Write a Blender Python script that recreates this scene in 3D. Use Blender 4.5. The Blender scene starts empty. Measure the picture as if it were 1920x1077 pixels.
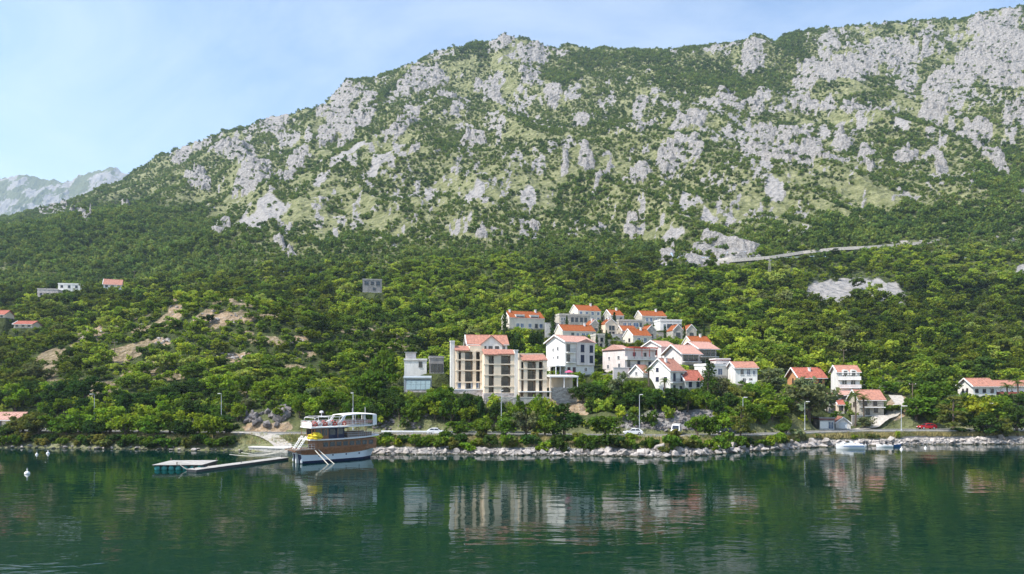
import bpy, bmesh, math, random
import numpy as np
from mathutils import Vector, Matrix

# ------------------------------------------------------------------ camera, sky, sun, exposure
SC = bpy.context.scene
COL = SC.collection
F, CX, HY, CZ = 1280.0, 960.0, 720.0, 14.5      # focal length, principal column, eye level row (photo px), drone height (m)
cam = bpy.data.cameras.new('camera'); camo = bpy.data.objects.new('camera', cam); COL.objects.link(camo)
cam.sensor_width = 36.0; cam.lens = 36.0 * F / 1920.0; cam.sensor_fit = 'HORIZONTAL'
cam.shift_y = (HY - 538.5) / 1920.0
cam.clip_start = 0.5; cam.clip_end = 9000.0
camo.location = (0, 0, CZ); camo.rotation_euler = (math.radians(90), 0, 0)
SC.camera = camo
SUN_EL, SUN_AZ = math.radians(53), math.radians(246)     # azimuth clockwise from +Y
world = bpy.data.worlds.new('World'); SC.world = world; world.use_nodes = True
wn = world.node_tree.nodes; wl = world.node_tree.links; wn.clear()
wo = wn.new('ShaderNodeOutputWorld'); wb = wn.new('ShaderNodeBackground')
sky = wn.new('ShaderNodeTexSky'); sky.sky_type = 'NISHITA'; sky.sun_disc = False
sky.sun_elevation = SUN_EL; sky.sun_rotation = SUN_AZ
sky.air_density = 1.0; sky.dust_density = 0.35; sky.ozone_density = 1.0; sky.altitude = 100
tc = wn.new('ShaderNodeTexCoord'); mp = wn.new('ShaderNodeMapping')
mp.inputs['Rotation'].default_value = (0.3, 0.5, 0.4); mp.inputs['Scale'].default_value = (1.2, 4.5, 3.2)
cn = wn.new('ShaderNodeTexNoise'); cn.inputs['Scale'].default_value = 1.7; cn.inputs['Detail'].default_value = 9; cn.inputs['Roughness'].default_value = 0.62
cn.inputs['Distortion'].default_value = 0.8
cr = wn.new('ShaderNodeValToRGB'); cr.color_ramp.elements[0].position = 0.36; cr.color_ramp.elements[1].position = 0.80
cr.color_ramp.elements[0].color = (0.0, 0.0, 0.0, 1); cr.color_ramp.elements[1].color = (0.40, 0.40, 0.40, 1)
cmx = wn.new('ShaderNodeMix'); cmx.data_type = 'RGBA'
cmx.inputs['B'].default_value = (4.9, 5.2, 5.4, 1)
wl.new(tc.outputs['Generated'], mp.inputs['Vector']); wl.new(mp.outputs['Vector'], cn.inputs['Vector'])
wl.new(cn.outputs['Fac'], cr.inputs['Fac']); wl.new(cr.outputs['Color'], cmx.inputs['Factor'])
wl.new(sky.outputs['Color'], cmx.inputs['A']); wl.new(cmx.outputs['Result'], wb.inputs['Color'])
wb.inputs['Strength'].default_value = 0.15
wl.new(wb.outputs['Background'], wo.inputs['Surface'])
sl = bpy.data.lights.new('sun', 'SUN'); sl.energy = 4.7; sl.angle = math.radians(0.53); sl.color = (1.0, 0.95, 0.87)
so = bpy.data.objects.new('sun', sl); COL.objects.link(so)
sun_dir = Vector((math.sin(SUN_AZ) * math.cos(SUN_EL), math.cos(SUN_AZ) * math.cos(SUN_EL), math.sin(SUN_EL)))
so.rotation_euler = sun_dir.to_track_quat('Z', 'Y').to_euler(); so.location = (-200, -200, 400)
vs = SC.view_settings; vs.view_transform = 'Standard'; vs.look = 'None'; vs.exposure = 0.82; vs.gamma = 1.0; vs.use_curve_mapping = False
SC.cycles.max_bounces = 6; SC.cycles.diffuse_bounces = 2; SC.cycles.glossy_bounces = 3; SC.cycles.transmission_bounces = 3
SC.cycles.transparent_max_bounces = 4; SC.cycles.volume_bounces = 0
SC.cycles.use_adaptive_sampling = True; SC.cycles.adaptive_threshold = 0.02
SC.cycles.caustics_reflective = False; SC.cycles.caustics_refractive = False
try:
    SC.cycles.use_denoising = True; SC.cycles.denoiser = 'OPENIMAGEDENOISE'
    SC.cycles.denoising_prefilter = 'ACCURATE'
except Exception: pass

RNG = np.random.default_rng(7); random.seed(7)
def P(px, py, Y): return Vector(((px - CX) / F * Y, Y, CZ + (HY - py) / F * Y))
def tag(o, label=None, cat=None, group=None, kind=None):
    if label: o['label'] = label
    if cat: o['category'] = cat
    if group: o['group'] = group
    if kind: o['kind'] = kind
    return o

# ------------------------------------------------------------------ materials
def new_mat(name):
    m = bpy.data.materials.new(name); m.use_nodes = True
    n = m.node_tree.nodes; n.clear()
    return m, n, m.node_tree.links
def ramp(n, stops):
    r = n.new('ShaderNodeValToRGB'); e = r.color_ramp.elements
    while len(e) < len(stops): e.new(0.5)
    for el, (p, c) in zip(e, stops): el.position = p; el.color = (*c, 1)
    return r
def pmat(name, col, rough=0.8, var=0.18, scale=1.5, metal=0.0, bump=0.0, spec=0.3, tint=None, streak=False, fine=0.0):
    m, n, l = new_mat(name)
    out = n.new('ShaderNodeOutputMaterial'); b = n.new('ShaderNodeBsdfPrincipled')
    b.inputs['Roughness'].default_value = rough; b.inputs['Metallic'].default_value = metal
    b.inputs['Specular IOR Level'].default_value = spec
    l.new(b.outputs[0], out.inputs['Surface'])
    g = n.new('ShaderNodeNewGeometry')
    mpn = n.new('ShaderNodeMapping'); l.new(g.outputs['Position'], mpn.inputs['Vector'])
    if streak: mpn.inputs['Scale'].default_value = (1.0, 1.0, 0.25)
    nz = n.new('ShaderNodeTexNoise'); nz.inputs['Scale'].default_value = scale; nz.inputs['Detail'].default_value = 5; nz.inputs['Roughness'].default_value = 0.65
    l.new(mpn.outputs['Vector'], nz.inputs['Vector'])
    c = np.array(col); d = np.array(tint) if tint else c * (1 - 2 * var)
    r = ramp(n, [(0.3, tuple(np.clip(d, 0, 1))), (0.7, tuple(np.clip(c * (1 + var * 0.5), 0, 1)))])
    l.new(nz.outputs['Fac'], r.inputs['Fac']); l.new(r.outputs['Color'], b.inputs['Base Color'])
    if bump:
        bp = n.new('ShaderNodeBump'); bp.inputs['Strength'].default_value = bump; bp.inputs['Distance'].default_value = 0.1
        n2 = n.new('ShaderNodeTexNoise'); n2.inputs['Scale'].default_value = scale * 4; n2.inputs['Detail'].default_value = 4
        l.new(g.outputs['Position'], n2.inputs['Vector']); l.new(n2.outputs['Fac'], bp.inputs['Height']); l.new(bp.outputs[0], b.inputs['Normal'])
    return m
def stone_mat(name, c1, c2, scale=2.2):
    m, n, l = new_mat(name)
    out = n.new('ShaderNodeOutputMaterial'); b = n.new('ShaderNodeBsdfPrincipled'); b.inputs['Roughness'].default_value = 0.9
    b.inputs['Specular IOR Level'].default_value = 0.2
    l.new(b.outputs[0], out.inputs['Surface'])
    g = n.new('ShaderNodeNewGeometry'); mpn = n.new('ShaderNodeMapping'); mpn.inputs['Scale'].default_value = (1, 1, 1.9)
    l.new(g.outputs['Position'], mpn.inputs['Vector'])
    v = n.new('ShaderNodeTexVoronoi'); v.inputs['Scale'].default_value = scale; l.new(mpn.outputs[0], v.inputs['Vector'])
    sep = n.new('ShaderNodeSeparateColor'); l.new(v.outputs['Color'], sep.inputs[0])
    r = ramp(n, [(0.0, c1), (1.0, c2)]); l.new(sep.outputs[0], r.inputs['Fac'])
    l.new(r.outputs['Color'], b.inputs['Base Color'])
    bp = n.new('ShaderNodeBump'); bp.inputs['Strength'].default_value = 0.6; bp.inputs['Distance'].default_value = 0.08; bp.invert = True
    l.new(v.outputs['Distance'], bp.inputs['Height']); l.new(bp.outputs[0], b.inputs['Normal'])
    return m
M = {}
M['white'] = pmat('white_render', (0.76, 0.735, 0.69), 0.85, 0.13, 0.9, streak=True)
M['villa_white'] = pmat('villa_render', (0.70, 0.63, 0.53), 0.85, 0.10, 0.9, streak=True)
M['cream'] = pmat('cream_render', (0.78, 0.65, 0.50), 0.85, 0.10, 0.6, streak=True)
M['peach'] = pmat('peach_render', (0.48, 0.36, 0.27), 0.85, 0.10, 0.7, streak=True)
M['pinkish'] = pmat('pink_white_render', (0.70, 0.63, 0.60), 0.85, 0.13, 0.9, streak=True)
M['grey_wall'] = pmat('grey_render', (0.33, 0.31, 0.30), 0.9, 0.2, 0.8, streak=True)
M['tan_wall'] = pmat('tan_render', (0.52, 0.37, 0.24), 0.9, 0.12, 0.8, streak=True)
M['orange_wall'] = pmat('orange_render', (0.55, 0.28, 0.14), 0.9, 0.12, 0.8)
M['stone'] = stone_mat('stone_wall', (0.27, 0.25, 0.22), (0.52, 0.49, 0.44), 1.8)
M['stone_warm'] = stone_mat('warm_stone_wall', (0.36, 0.32, 0.26), (0.60, 0.54, 0.46), 2.2)
M['stone_pink'] = stone_mat('pinkish_stone_wall', (0.34, 0.29, 0.27), (0.62, 0.55, 0.52), 1.5)
M['roof_salmon'] = pmat('faded_salmon_tiles', (0.44, 0.205, 0.145), 0.85, 0.16, 1.4, bump=0.5, tint=(0.25, 0.125, 0.095))
M['roof_red'] = pmat('red_tiles', (0.40, 0.125, 0.085), 0.85, 0.24, 1.4, bump=0.5)
M['roof_orange'] = pmat('orange_tiles', (0.31, 0.085, 0.022), 0.85, 0.20, 1.6, bump=0.4)
M['roof_pink'] = pmat('bleached_pink_tiles', (0.50, 0.30, 0.245), 0.85, 0.14, 2.2, bump=0.5, tint=(0.38, 0.20, 0.16))
M['maroon'] = pmat('maroon_sheet', (0.20, 0.02, 0.03), 0.6, 0.1, 2)
M['redwood'] = pmat('red_painted_timber', (0.36, 0.06, 0.035), 0.6, 0.15, 3)
M['glass'] = pmat('window_glass', (0.025, 0.032, 0.045), 0.08, 0.1, 1.0, spec=0.6)
M['bluepane'] = pmat('blue_glass', (0.05, 0.10, 0.20), 0.06, 0.2, 0.8, spec=0.7)
M['dark'] = pmat('dark_opening', (0.03, 0.028, 0.028), 0.9, 0.2, 2)
M['navy'] = pmat('navy_shutter', (0.022, 0.028, 0.06), 0.6, 0.1, 3)
M['brownframe'] = pmat('brown_joinery', (0.09, 0.055, 0.04), 0.6, 0.1, 3)
M['trim'] = pmat('white_trim', (0.82, 0.80, 0.78), 0.6, 0.05, 2)
M['concrete'] = pmat('concrete', (0.42, 0.40, 0.37), 0.9, 0.2, 0.9, bump=0.3)
M['pale_concrete'] = pmat('pale_concrete', (0.62, 0.59, 0.55), 0.9, 0.14, 0.9, bump=0.3)
M['metal'] = pmat('galvanised_metal', (0.55, 0.57, 0.60), 0.45, 0.08, 2, metal=0.3)
M['darkmetal'] = pmat('dark_metal', (0.05, 0.05, 0.055), 0.5, 0.1, 2)
M['panel'] = pmat('solar_panel_glass', (0.20, 0.27, 0.29), 0.15, 0.12, 0.7, spec=0.6)
M['bluegrey'] = pmat('blue_grey_sheet', (0.30, 0.34, 0.37), 0.6, 0.1, 1)
M['wood'] = pmat('grey_timber', (0.20, 0.15, 0.11), 0.8, 0.2, 3)
M['bark'] = pmat('bark', (0.13, 0.10, 0.075), 0.9, 0.25, 4, bump=0.4)
M['asphalt'] = pmat('asphalt', (0.15, 0.145, 0.14), 0.9, 0.15, 0.5, bump=0.2)
M['paint'] = pmat('road_paint', (0.75, 0.74, 0.70), 0.7, 0.08, 3)
M['gravel'] = pmat('pale_gravel', (0.46, 0.42, 0.37), 0.95, 0.2, 1.2, bump=0.6)
M['limestone'] = pmat('limestone_boulder', (0.46, 0.415, 0.385), 0.9, 0.34, 0.7, bump=0.7)
def wet_band(m):
    n = m.node_tree.nodes; l = m.node_tree.links; b = next(x for x in n if x.type == 'BSDF_PRINCIPLED'); src = b.inputs['Base Color'].links[0].from_socket
    g = n.new('ShaderNodeNewGeometry'); sp = n.new('ShaderNodeSeparateXYZ'); l.new(g.outputs['Position'], sp.inputs[0]); nz = n.new('ShaderNodeTexNoise'); nz.inputs['Scale'].default_value = 0.8; l.new(g.outputs['Position'], nz.inputs['Vector'])
    a = n.new('ShaderNodeMath'); a.operation = 'MULTIPLY_ADD'; a.inputs[1].default_value = -0.5; l.new(nz.outputs['Fac'], a.inputs[0]); l.new(sp.outputs['Z'], a.inputs[2])
    mr = n.new('ShaderNodeMapRange'); mr.inputs['From Min'].default_value = -0.05; mr.inputs['From Max'].default_value = 0.12; l.new(a.outputs[0], mr.inputs['Value'])
    mx = n.new('ShaderNodeMix'); mx.data_type = 'RGBA'; mx.inputs['A'].default_value = (0.075, 0.07, 0.05, 1); l.new(mr.outputs[0], mx.inputs['Factor']); l.new(src, mx.inputs['B']); l.new(mx.outputs['Result'], b.inputs['Base Color'])
wet_band(M['limestone'])
M['dark_rock'] = pmat('weathered_rock', (0.21, 0.19, 0.185), 0.9, 0.28, 0.9, bump=0.6)
M['varnish'] = pmat('varnished_wood', (0.29, 0.125, 0.055), 0.4, 0.25, 2.5, spec=0.5)
M['hullwhite'] = pmat('hull_paint', (0.72, 0.78, 0.84), 0.35, 0.05, 0.8, spec=0.5)
M['boot'] = pmat('navy_bottom_paint', (0.012, 0.02, 0.07), 0.4, 0.1, 2)
M['teal'] = pmat('teal_plastic', (0.05, 0.28, 0.26), 0.5, 0.15, 2)
M['yellow'] = pmat('yellow_tarpaulin', (0.80, 0.58, 0.03), 0.6, 0.1, 3)
M['redplastic'] = pmat('red_plastic', (0.62, 0.07, 0.05), 0.5, 0.1, 3)
M['pinkcloth'] = pmat('pink_fabric', (0.62, 0.10, 0.22), 0.8, 0.1, 3)
M['bluepaint'] = pmat('blue_paint', (0.05, 0.14, 0.34), 0.4, 0.1, 2)
M['carwhite'] = pmat('white_car_paint', (0.78, 0.78, 0.78), 0.25, 0.02, 1, spec=0.5)
M['carred'] = pmat('red_car_paint', (0.45, 0.015, 0.025), 0.25, 0.05, 1, spec=0.5)
M['carblue'] = pmat('dark_blue_car_paint', (0.02, 0.025, 0.05), 0.25, 0.05, 1, spec=0.5)
M['rubber'] = pmat('black_rubber', (0.02, 0.02, 0.02), 0.8, 0.1, 3)
M['rope'] = pmat('pale_rope', (0.60, 0.56, 0.48), 0.9, 0.1, 4)
M['skin'] = pmat('skin', (0.45, 0.28, 0.2), 0.6, 0.05, 3)

def leaf_mat(name, use_object_color, ramp_cols=None, trans=0.36):
    m, n, l = new_mat(name)
    out = n.new('ShaderNodeOutputMaterial'); df = n.new('ShaderNodeBsdfDiffuse'); tr = n.new('ShaderNodeBsdfTranslucent'); mx = n.new('ShaderNodeMixShader')
    mx.inputs['Fac'].default_value = trans
    at = n.new('ShaderNodeAttribute'); at.attribute_name = 'tint'; at.attribute_type = 'GEOMETRY'
    oi = n.new('ShaderNodeObjectInfo')
    if use_object_color: base = oi.outputs['Color']
    else:
        nz = n.new('ShaderNodeTexNoise'); nz.inputs['Scale'].default_value = 0.018; nz.inputs['Detail'].default_value = 2
        l.new(oi.outputs['Location'], nz.inputs['Vector'])
        ad = n.new('ShaderNodeMath'); ad.operation = 'MULTIPLY_ADD'; ad.inputs[1].default_value = 1.1; l.new(nz.outputs['Fac'], ad.inputs[0])
        m2 = n.new('ShaderNodeMath'); m2.operation = 'MULTIPLY_ADD'; m2.inputs[1].default_value = 0.75; m2.inputs[2].default_value = -0.42; l.new(oi.outputs['Random'], m2.inputs[0])
        l.new(m2.outputs[0], ad.inputs[2])
        r = ramp(n, ramp_cols); l.new(ad.outputs[0], r.inputs['Fac']); base = r.outputs['Color']
    mu = n.new('ShaderNodeMix'); mu.data_type = 'RGBA'; mu.blend_type = 'MULTIPLY'; mu.inputs['Factor'].default_value = 1.0
    l.new(base, mu.inputs['A']); l.new(at.outputs['Color'], mu.inputs['B'])
    hs = n.new('ShaderNodeHueSaturation'); hs.inputs['Saturation'].default_value = 1.05; hs.inputs['Value'].default_value = 1.25
    l.new(mu.outputs['Result'], hs.inputs['Color'])
    l.new(mu.outputs['Result'], df.inputs['Color']); l.new(hs.outputs['Color'], tr.inputs['Color'])
    l.new(df.outputs[0], mx.inputs[1]); l.new(tr.outputs[0], mx.inputs[2]); l.new(mx.outputs[0], out.inputs['Surface'])
    return m
M['leaf'] = leaf_mat('leaves', True)
M['leaf_forest'] = leaf_mat('woodland_leaves', False, [(0.0, (0.046, 0.082, 0.020)), (0.28, (0.110, 0.175, 0.024)), (0.52, (0.205, 0.282, 0.034)), (0.8, (0.300, 0.365, 0.046)), (1.0, (0.235, 0.270, 0.100))])
M['leaf_scrub'] = leaf_mat('scrub_leaves', False, [(0.0, (0.052, 0.092, 0.026)), (0.5, (0.110, 0.168, 0.036)), (1.0, (0.195, 0.245, 0.064))])

# ------------------------------------------------------------------ mesh helpers
class MB:
    def __init__(s): s.v = []; s.f = []
    def add(s, vs, fs):
        o = len(s.v); s.v += [tuple(p) for p in vs]; s.f += [tuple(i + o for i in f) for f in fs]; return s
    def box(s, x0, x1, y0, y1, z0, z1):
        return s.add([(x0,y0,z0),(x1,y0,z0),(x1,y1,z0),(x0,y1,z0),(x0,y0,z1),(x1,y0,z1),(x1,y1,z1),(x0,y1,z1)],
                     [(0,3,2,1),(4,5,6,7),(0,1,5,4),(1,2,6,5),(2,3,7,6),(3,0,4,7)])
    def prism(s, poly, axis, a, b):
        # poly: list of 2D points (counter-clockwise not required); axis 'x' -> (y,z) , 'y' -> (x,z), 'z' -> (x,y)
        def mk(p, t):
            return (t, p[0], p[1]) if axis == 'x' else ((p[0], t, p[1]) if axis == 'y' else (p[0], p[1], t))
        n = len(poly); vs = [mk(p, a) for p in poly] + [mk(p, b) for p in poly]
        return s.add(vs, [tuple(range(n)), tuple(range(2*n-1, n-1, -1))] + [(i, i+n, (i+1)%n+n, (i+1)%n) for i in range(n)])
    def slab(s, q, t):
        # quad slab: four corner points (top face) thickened straight down by t
        return s.add(list(q) + [(p[0], p[1], p[2]-t) for p in q], [(0,1,2,3),(7,6,5,4),(0,4,5,1),(1,5,6,2),(2,6,7,3),(3,7,4,0)])
    def tube(s, pts, r, n=6):
        pts = [Vector(p) for p in pts]; rs = r if isinstance(r, (list, tuple)) else [r]*len(pts)
        vs = []; fs = []
        for i, p in enumerate(pts):
            d = (pts[min(i+1, len(pts)-1)] - pts[max(i-1, 0)]).normalized()
            a = d.cross(Vector((0,0,1)) if abs(d.z) < 0.95 else Vector((1,0,0))).normalized(); b = d.cross(a)
            for k in range(n):
                t = 2*math.pi*k/n; vs.append(p + (a*math.cos(t) + b*math.sin(t))*rs[i])
        for i in range(len(pts)-1):
            for k in range(n): fs.append((i*n+k, i*n+(k+1)%n, (i+1)*n+(k+1)%n, (i+1)*n+k))
        fs += [tuple(range(n-1,-1,-1)), tuple(range((len(pts)-1)*n, len(pts)*n))]
        return s.add(vs, fs)
    def lathe(s, prof, cx=0, cy=0, n=12):
        vs = []; fs = []
        for r, z in prof:
            for k in range(n): t = 2*math.pi*k/n; vs.append((cx+r*math.cos(t), cy+r*math.sin(t), z))
        for i in range(len(prof)-1):
            for k in range(n): fs.append((i*n+k, i*n+(k+1)%n, (i+1)*n+(k+1)%n, (i+1)*n+k))
        fs += [tuple(range(n-1,-1,-1)), tuple(range((len(prof)-1)*n, len(prof)*n))]
        return s.add(vs, fs)
    def wheel(s, c, r, w, axis='y', n=14):
        vs = []; 
        for t in (-w/2, w/2):
            for k in range(n):
                a = 2*math.pi*k/n
                vs.append((c[0]+r*math.cos(a), c[1]+t, c[2]+r*math.sin(a)) if axis == 'y' else (c[0]+t, c[1]+r*math.cos(a), c[2]+r*math.sin(a)))
        return s.add(vs, [tuple(range(n)), tuple(range(2*n-1, n-1, -1))] + [(k, k+n, (k+1)%n+n, (k+1)%n) for k in range(n)])
    def mesh(s, name, mat, smooth=False):
        me = bpy.data.meshes.new(name); me.from_pydata(s.v, [], s.f)
        bm = bmesh.new(); bm.from_mesh(me); bmesh.ops.recalc_face_normals(bm, faces=bm.faces); bm.to_mesh(me); bm.free()
        if mat: me.materials.append(M[mat] if isinstance(mat, str) else mat)
        if smooth: me.polygons.foreach_set('use_smooth', [True]*len(me.polygons))
        return me
    def build(s, name, mat, parent=None, smooth=False, loc=None):
        return link(name, s.mesh(name, mat, smooth), parent, loc)
def link(name, me, parent=None, loc=None, rotz=0):
    o = bpy.data.objects.new(name, me); COL.objects.link(o)
    if parent: o.parent = parent
    if loc is not None: o.location = loc
    if rotz: o.rotation_euler = (0, 0, rotz)
    return o
def thing(name, label, cat, loc, rotz=0, group=None):
    o = bpy.data.objects.new(name, None); COL.objects.link(o); o.location = loc; o.rotation_euler = (0, 0, rotz); o.empty_display_size = 0.5
    return tag(o, label, cat, group)

# ------------------------------------------------------------------ noise
_T = np.random.default_rng(11).random((256, 256))
def vnoise(x, y):
    xi = np.floor(x).astype(np.int64); yi = np.floor(y).astype(np.int64); fx = x - xi; fy = y - yi
    fx = fx*fx*fx*(fx*(fx*6-15)+10); fy = fy*fy*fy*(fy*(fy*6-15)+10)
    a = _T[xi & 255, yi & 255]; b = _T[(xi+1) & 255, yi & 255]; c = _T[xi & 255, (yi+1) & 255]; d = _T[(xi+1) & 255, (yi+1) & 255]
    return (a*(1-fx)+b*fx)*(1-fy) + (c*(1-fx)+d*fx)*fy
def fbm(x, y, o=4, g=0.5):
    s = 0; a = 1; t = 0
    for i in range(o): s = s + a*vnoise(x*2**i+17.3*i, y*2**i+9.1*i); t += a; a *= g
    return s/t
def ridged(x, y, o=3, g=0.5):
    s = 0; a = 1; t = 0
    for i in range(o): s = s + a*(1-np.abs(2*vnoise(x*2**i+31.7*i, y*2**i+5.9*i)-1)); t += a; a *= g
    return s/t
def sstep(a, b, x):
    t = np.clip((x-a)/(b-a), 0, 1); return t*t*(3-2*t)

# ------------------------------------------------------------------ where the buildings stand (read off the photograph, then solved to metres)
def place(pxl, pxc, pxr, pyb, pye, Y, yaw, d=None, apex=None):
    a = math.radians(yaw); C = P(pxc, pyb, Y); ur = (pxr-CX)/F
    w = (ur*Y - C.x) / (math.cos(a) - ur*math.sin(a))
    if d is None:
        ul = (pxl-CX)/F; d = (C.x - ul*Y) / (math.sin(a) + ul*math.cos(a)); d = max(4.0, min(14.0, d))
    h = (pyb - pye)*Y/F
    rise = None
    if apex is not None:
        dy = d/2*math.cos(a); zr = CZ + (HY-apex)*(Y+dy)/F; rise = max(0.8, zr - (C.z + h))
    return dict(C=C, yaw=a, w=w, d=d, h=h, rise=rise, Y=Y, px0=min(pxl, pxc), px1=pxr, pyt=min(pye, apex or pye), pyb=pyb)
HS = {}
def H(key, *a, **k): HS[key] = place(*a, **k)
H('apt_tower', 846, 854, 909, 731, 656, 173, 12, d=11)
H('apt_mid', 906, 909, 963, 737, 664, 170, 10, d=12)
H('apt_right', 965, 974, 1025, 745, 676, 170, 12, d=11)
H('apt_attic', 868, 878, 951, 664, 645, 183, 8, d=9, apex=630)
H('tall_white', 1024, 1060, 1114, 703, 641, 196, 33, apex=630)
H('pergola_house', 1130, 1172, 1228, 704, 657, 205, 33, apex=649)
H('pink_house', 1203, 1240, 1270, 690, 650, 222, 35, apex=640)
H('chalet_low', 1266, 1279, 1311, 684, 662, 212, 24, d=9, apex=648)
H('chalet_high', 1298, 1311, 1343, 684, 653, 219, 24, d=9, apex=642)
H('gable_house', 1213, 1257, 1284, 740, 695, 182, 40, apex=674)
H('gable_wing', 1181, 1206, 1222, 708, 699, 187, 40, apex=686)
H('red_annex', 1280, 1285, 1318, 730, 713, 184, 18, d=6, apex=696)
H('modern_white', 1302, 1324, 1366, 706, 686, 200, 25)
H('right_white', 1365, 1379, 1420, 722, 690, 196, -1, d=8, apex=680)
H('maroon_shed', 1338, 1342, 1369, 690, 676, 208, 5, d=5)
H('villa_dormer', 940, 955, 1021, 616, 596, 262, 20, d=9, apex=584)
H('villa_top', 1070, 1084, 1127, 604, 583, 280, 18, d=9, apex=573)
H('villa_top_wing', 1043, 1049, 1106, 610, 591, 271, 14, d=8)
H('villa_stone_small', 1132, 1146, 1170, 606, 592, 278, 18, d=8, apex=582)
H('villa_stone', 1195, 1204, 1250, 612, 593, 277, 12, d=8, apex=584)
H('villa_stone_wing', 1156, 1160, 1205, 616, 602, 270, 10, d=6)
H('villa_white_wing', 1231, 1238, 1278, 620, 602, 267, 8, d=7)
H('villa_long', 1042, 1055, 1117, 634, 621, 250, 18, d=8, apex=610)
H('villa_gable_stone', 1095, 1106, 1125, 632, 610, 258, 14, d=7, apex=602)
H('villa_gable_white', 1125, 1135, 1157, 629, 608, 257, 12, d=7, apex=600)
H('villa_low', 1168, 1187, 1222, 643, 630, 246, 18, d=8, apex=618)
H('villa_low_stone', 1195, 1212, 1231, 637, 621, 254, 12, d=7, apex=612)
H('villa_mid', 1160, 1167, 1195, 634, 621, 260, 12, d=7, apex=612)
H('villa_twin_a', 1241, 1262, 1281, 638, 620, 255, 8, d=7, apex=611)
H('villa_twin_b', 1274, 1287, 1306, 636, 620, 258, 8, d=7, apex=611)
H('villa_front', 1284, 1296, 1334, 657, 643, 238, 8, d=8, apex=632)
H('stone_block', 1114, 1118, 1135, 651, 629, 240, 12, d=6)
H('orange_house', 1480, 1498, 1546, 724, 707, 206, 2, d=8, apex=691)
H('terrace_house', 1559, 1571, 1612, 744, 698, 195, -12, d=8, apex=687)
H('terrace_annex', 1568, 1570, 1598, 752, 741, 190, -8, d=5, apex=735)
H('stone_house', 1597, 1611, 1657, 780, 749, 182, -6, d=7, apex=733)
H('narrow_house', 1553, 1556, 1570, 778, 752, 186, -8, d=5, apex=739)
H('tiny_roof', 1569, 1571, 1583, 775, 759, 184, -8, d=3, apex=752)
H('flat_garage', 1534, 1537, 1565, 805.5, 787, 172.5, -8, d=6)
H('gable_garage', 1560, 1567, 1595, 805, 794, 174, -14, d=6, apex=783)
H('east_house', 1800, 1825, 1868, 748, 724, 200, 0, d=7, apex=711)
H('east_wing', 1866, 1869, 1962, 748, 724, 203, 0, d=7, apex=715)
H('west_house', -34, -32, 30, 806, 787, 172, 0, d=7, apex=775)
H('far_pink', 68, 70, 109, 557, 543, 392, 8, d=10)
H('far_white', 105, 109, 150, 552, 533, 402, 10, d=10)
H('far_gable', 186, 194, 228, 551, 533, 402, 24, d=9, apex=524)
H('far_red', 24, 26, 60, 615, 608, 300, 5, d=7, apex=603)
H('far_edge', -14, -12, 8, 596, 590, 305, 5, d=7, apex=583)
H('ruin', 676, 680, 716, 548, 525, 345, 12, d=8)
H('west_terrace', 756, 758, 800, 706, 677, 188, 8, d=5)
H('panel_terrace', 756, 758, 809, 735, 702, 180, 6, d=4)
H('carport', 1029, 1031, 1086, 727, 704, 184, 14, d=5)
H('apartment_base', 904, 907, 962, 757, 738, 167.5, 10, d=2)
H('dark_pavilion', 800, 806, 832, 700, 672, 188, 10, d=5)

# ------------------------------------------------------------------ terrain
K = np.array([-500, 0, 230, 420, 600, 760, 960, 1150, 1350, 1550, 1750, 1920, 2420])
PX = np.arange(-500, 2421, 1.0)
def row(v): 
    v = np.interp(PX, K, [v[0]] + list(v) + [v[-1]]); k = np.ones(121)/121
    return np.convolve(np.pad(v, 60, mode='edge'), k, mode='valid')
shore_py = np.interp(PX, [-500, 0, 250, 450, 540, 690, 900, 1100, 1250, 1330, 1430, 1520, 1600, 1700, 1920, 2420],
                     [838, 840, 843, 847, 848, 852, 853, 855, 857, 852, 845, 839.5, 836, 834, 833, 832])
shore_Y = F*CZ/(shore_py-HY) + 1.6*(fbm(PX/45.0, PX*0+3.3, 3)-0.5)*2
ROADZ = 3.0
road_py = np.interp(PX, [-500, 0, 200, 420, 520, 700, 1000, 1200, 1400, 1500, 1560, 1640, 1700, 1920, 2420], [807, 808, 809, 811, 812, 813, 815, 817, 815, 810.5, 808, 806.5, 806, 805.5, 805])
road_Y = F*(CZ-ROADZ)/(road_py-HY)
road_Y = np.convolve(np.pad(road_Y, 60, mode='edge'), np.ones(121)/121, mode='valid')
ridge_py = np.interp(PX, [-500, 0, 100, 230, 240, 300, 370, 420, 500, 570, 600, 650, 700, 790, 830, 880, 922, 940, 985, 1006, 1024, 1060, 1150, 1250, 1340, 1388, 1408, 1430, 1452, 1480, 1560, 1600, 1700, 1800, 1870, 1920, 2420],
                     [440, 416, 394, 344, 330, 294, 270, 246, 230, 213, 205, 152, 150, 114, 96, 86, 82, 68, 69, 77, 93, 82, 92, 96, 88, 85, 69, 73, 84, 66, 50, 46, 44, 38, 23, 16, -40])
ridge_py = ridge_py + (fbm(PX/11.0, PX*0+2.2, 3, 0.6)-0.5)*11
LV = [(180, [772,768,765,760,756,754,752,752,770,762,760]), (200, [745,735,735,735,728,722,718,722,735,740,742]),
      (230, [710,682,672,682,690,685,675,680,695,702,705]), (260, [672,622,582,620,660,645,628,640,660,668,670]),
      (282, [655,600,552,600,636,622,606,618,638,646,648]), (310, [650,602,576,600,610,602,590,598,612,618,622]), (360, [598,568,560,556,562,554,548,552,558,562,562]),
      (420, [548,542,528,517,508,502,498,494,498,502,492]), (520, [502,487,452,432,422,416,412,407,402,397,387]),
      (650, [465,432,387,352,336,330,325,320,310,300,290]), (800, [438,394,334,290,262,242,232,228,216,202,190]), (950, [424,366,294,240,194,162,152,148,132,116,100])]
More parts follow.
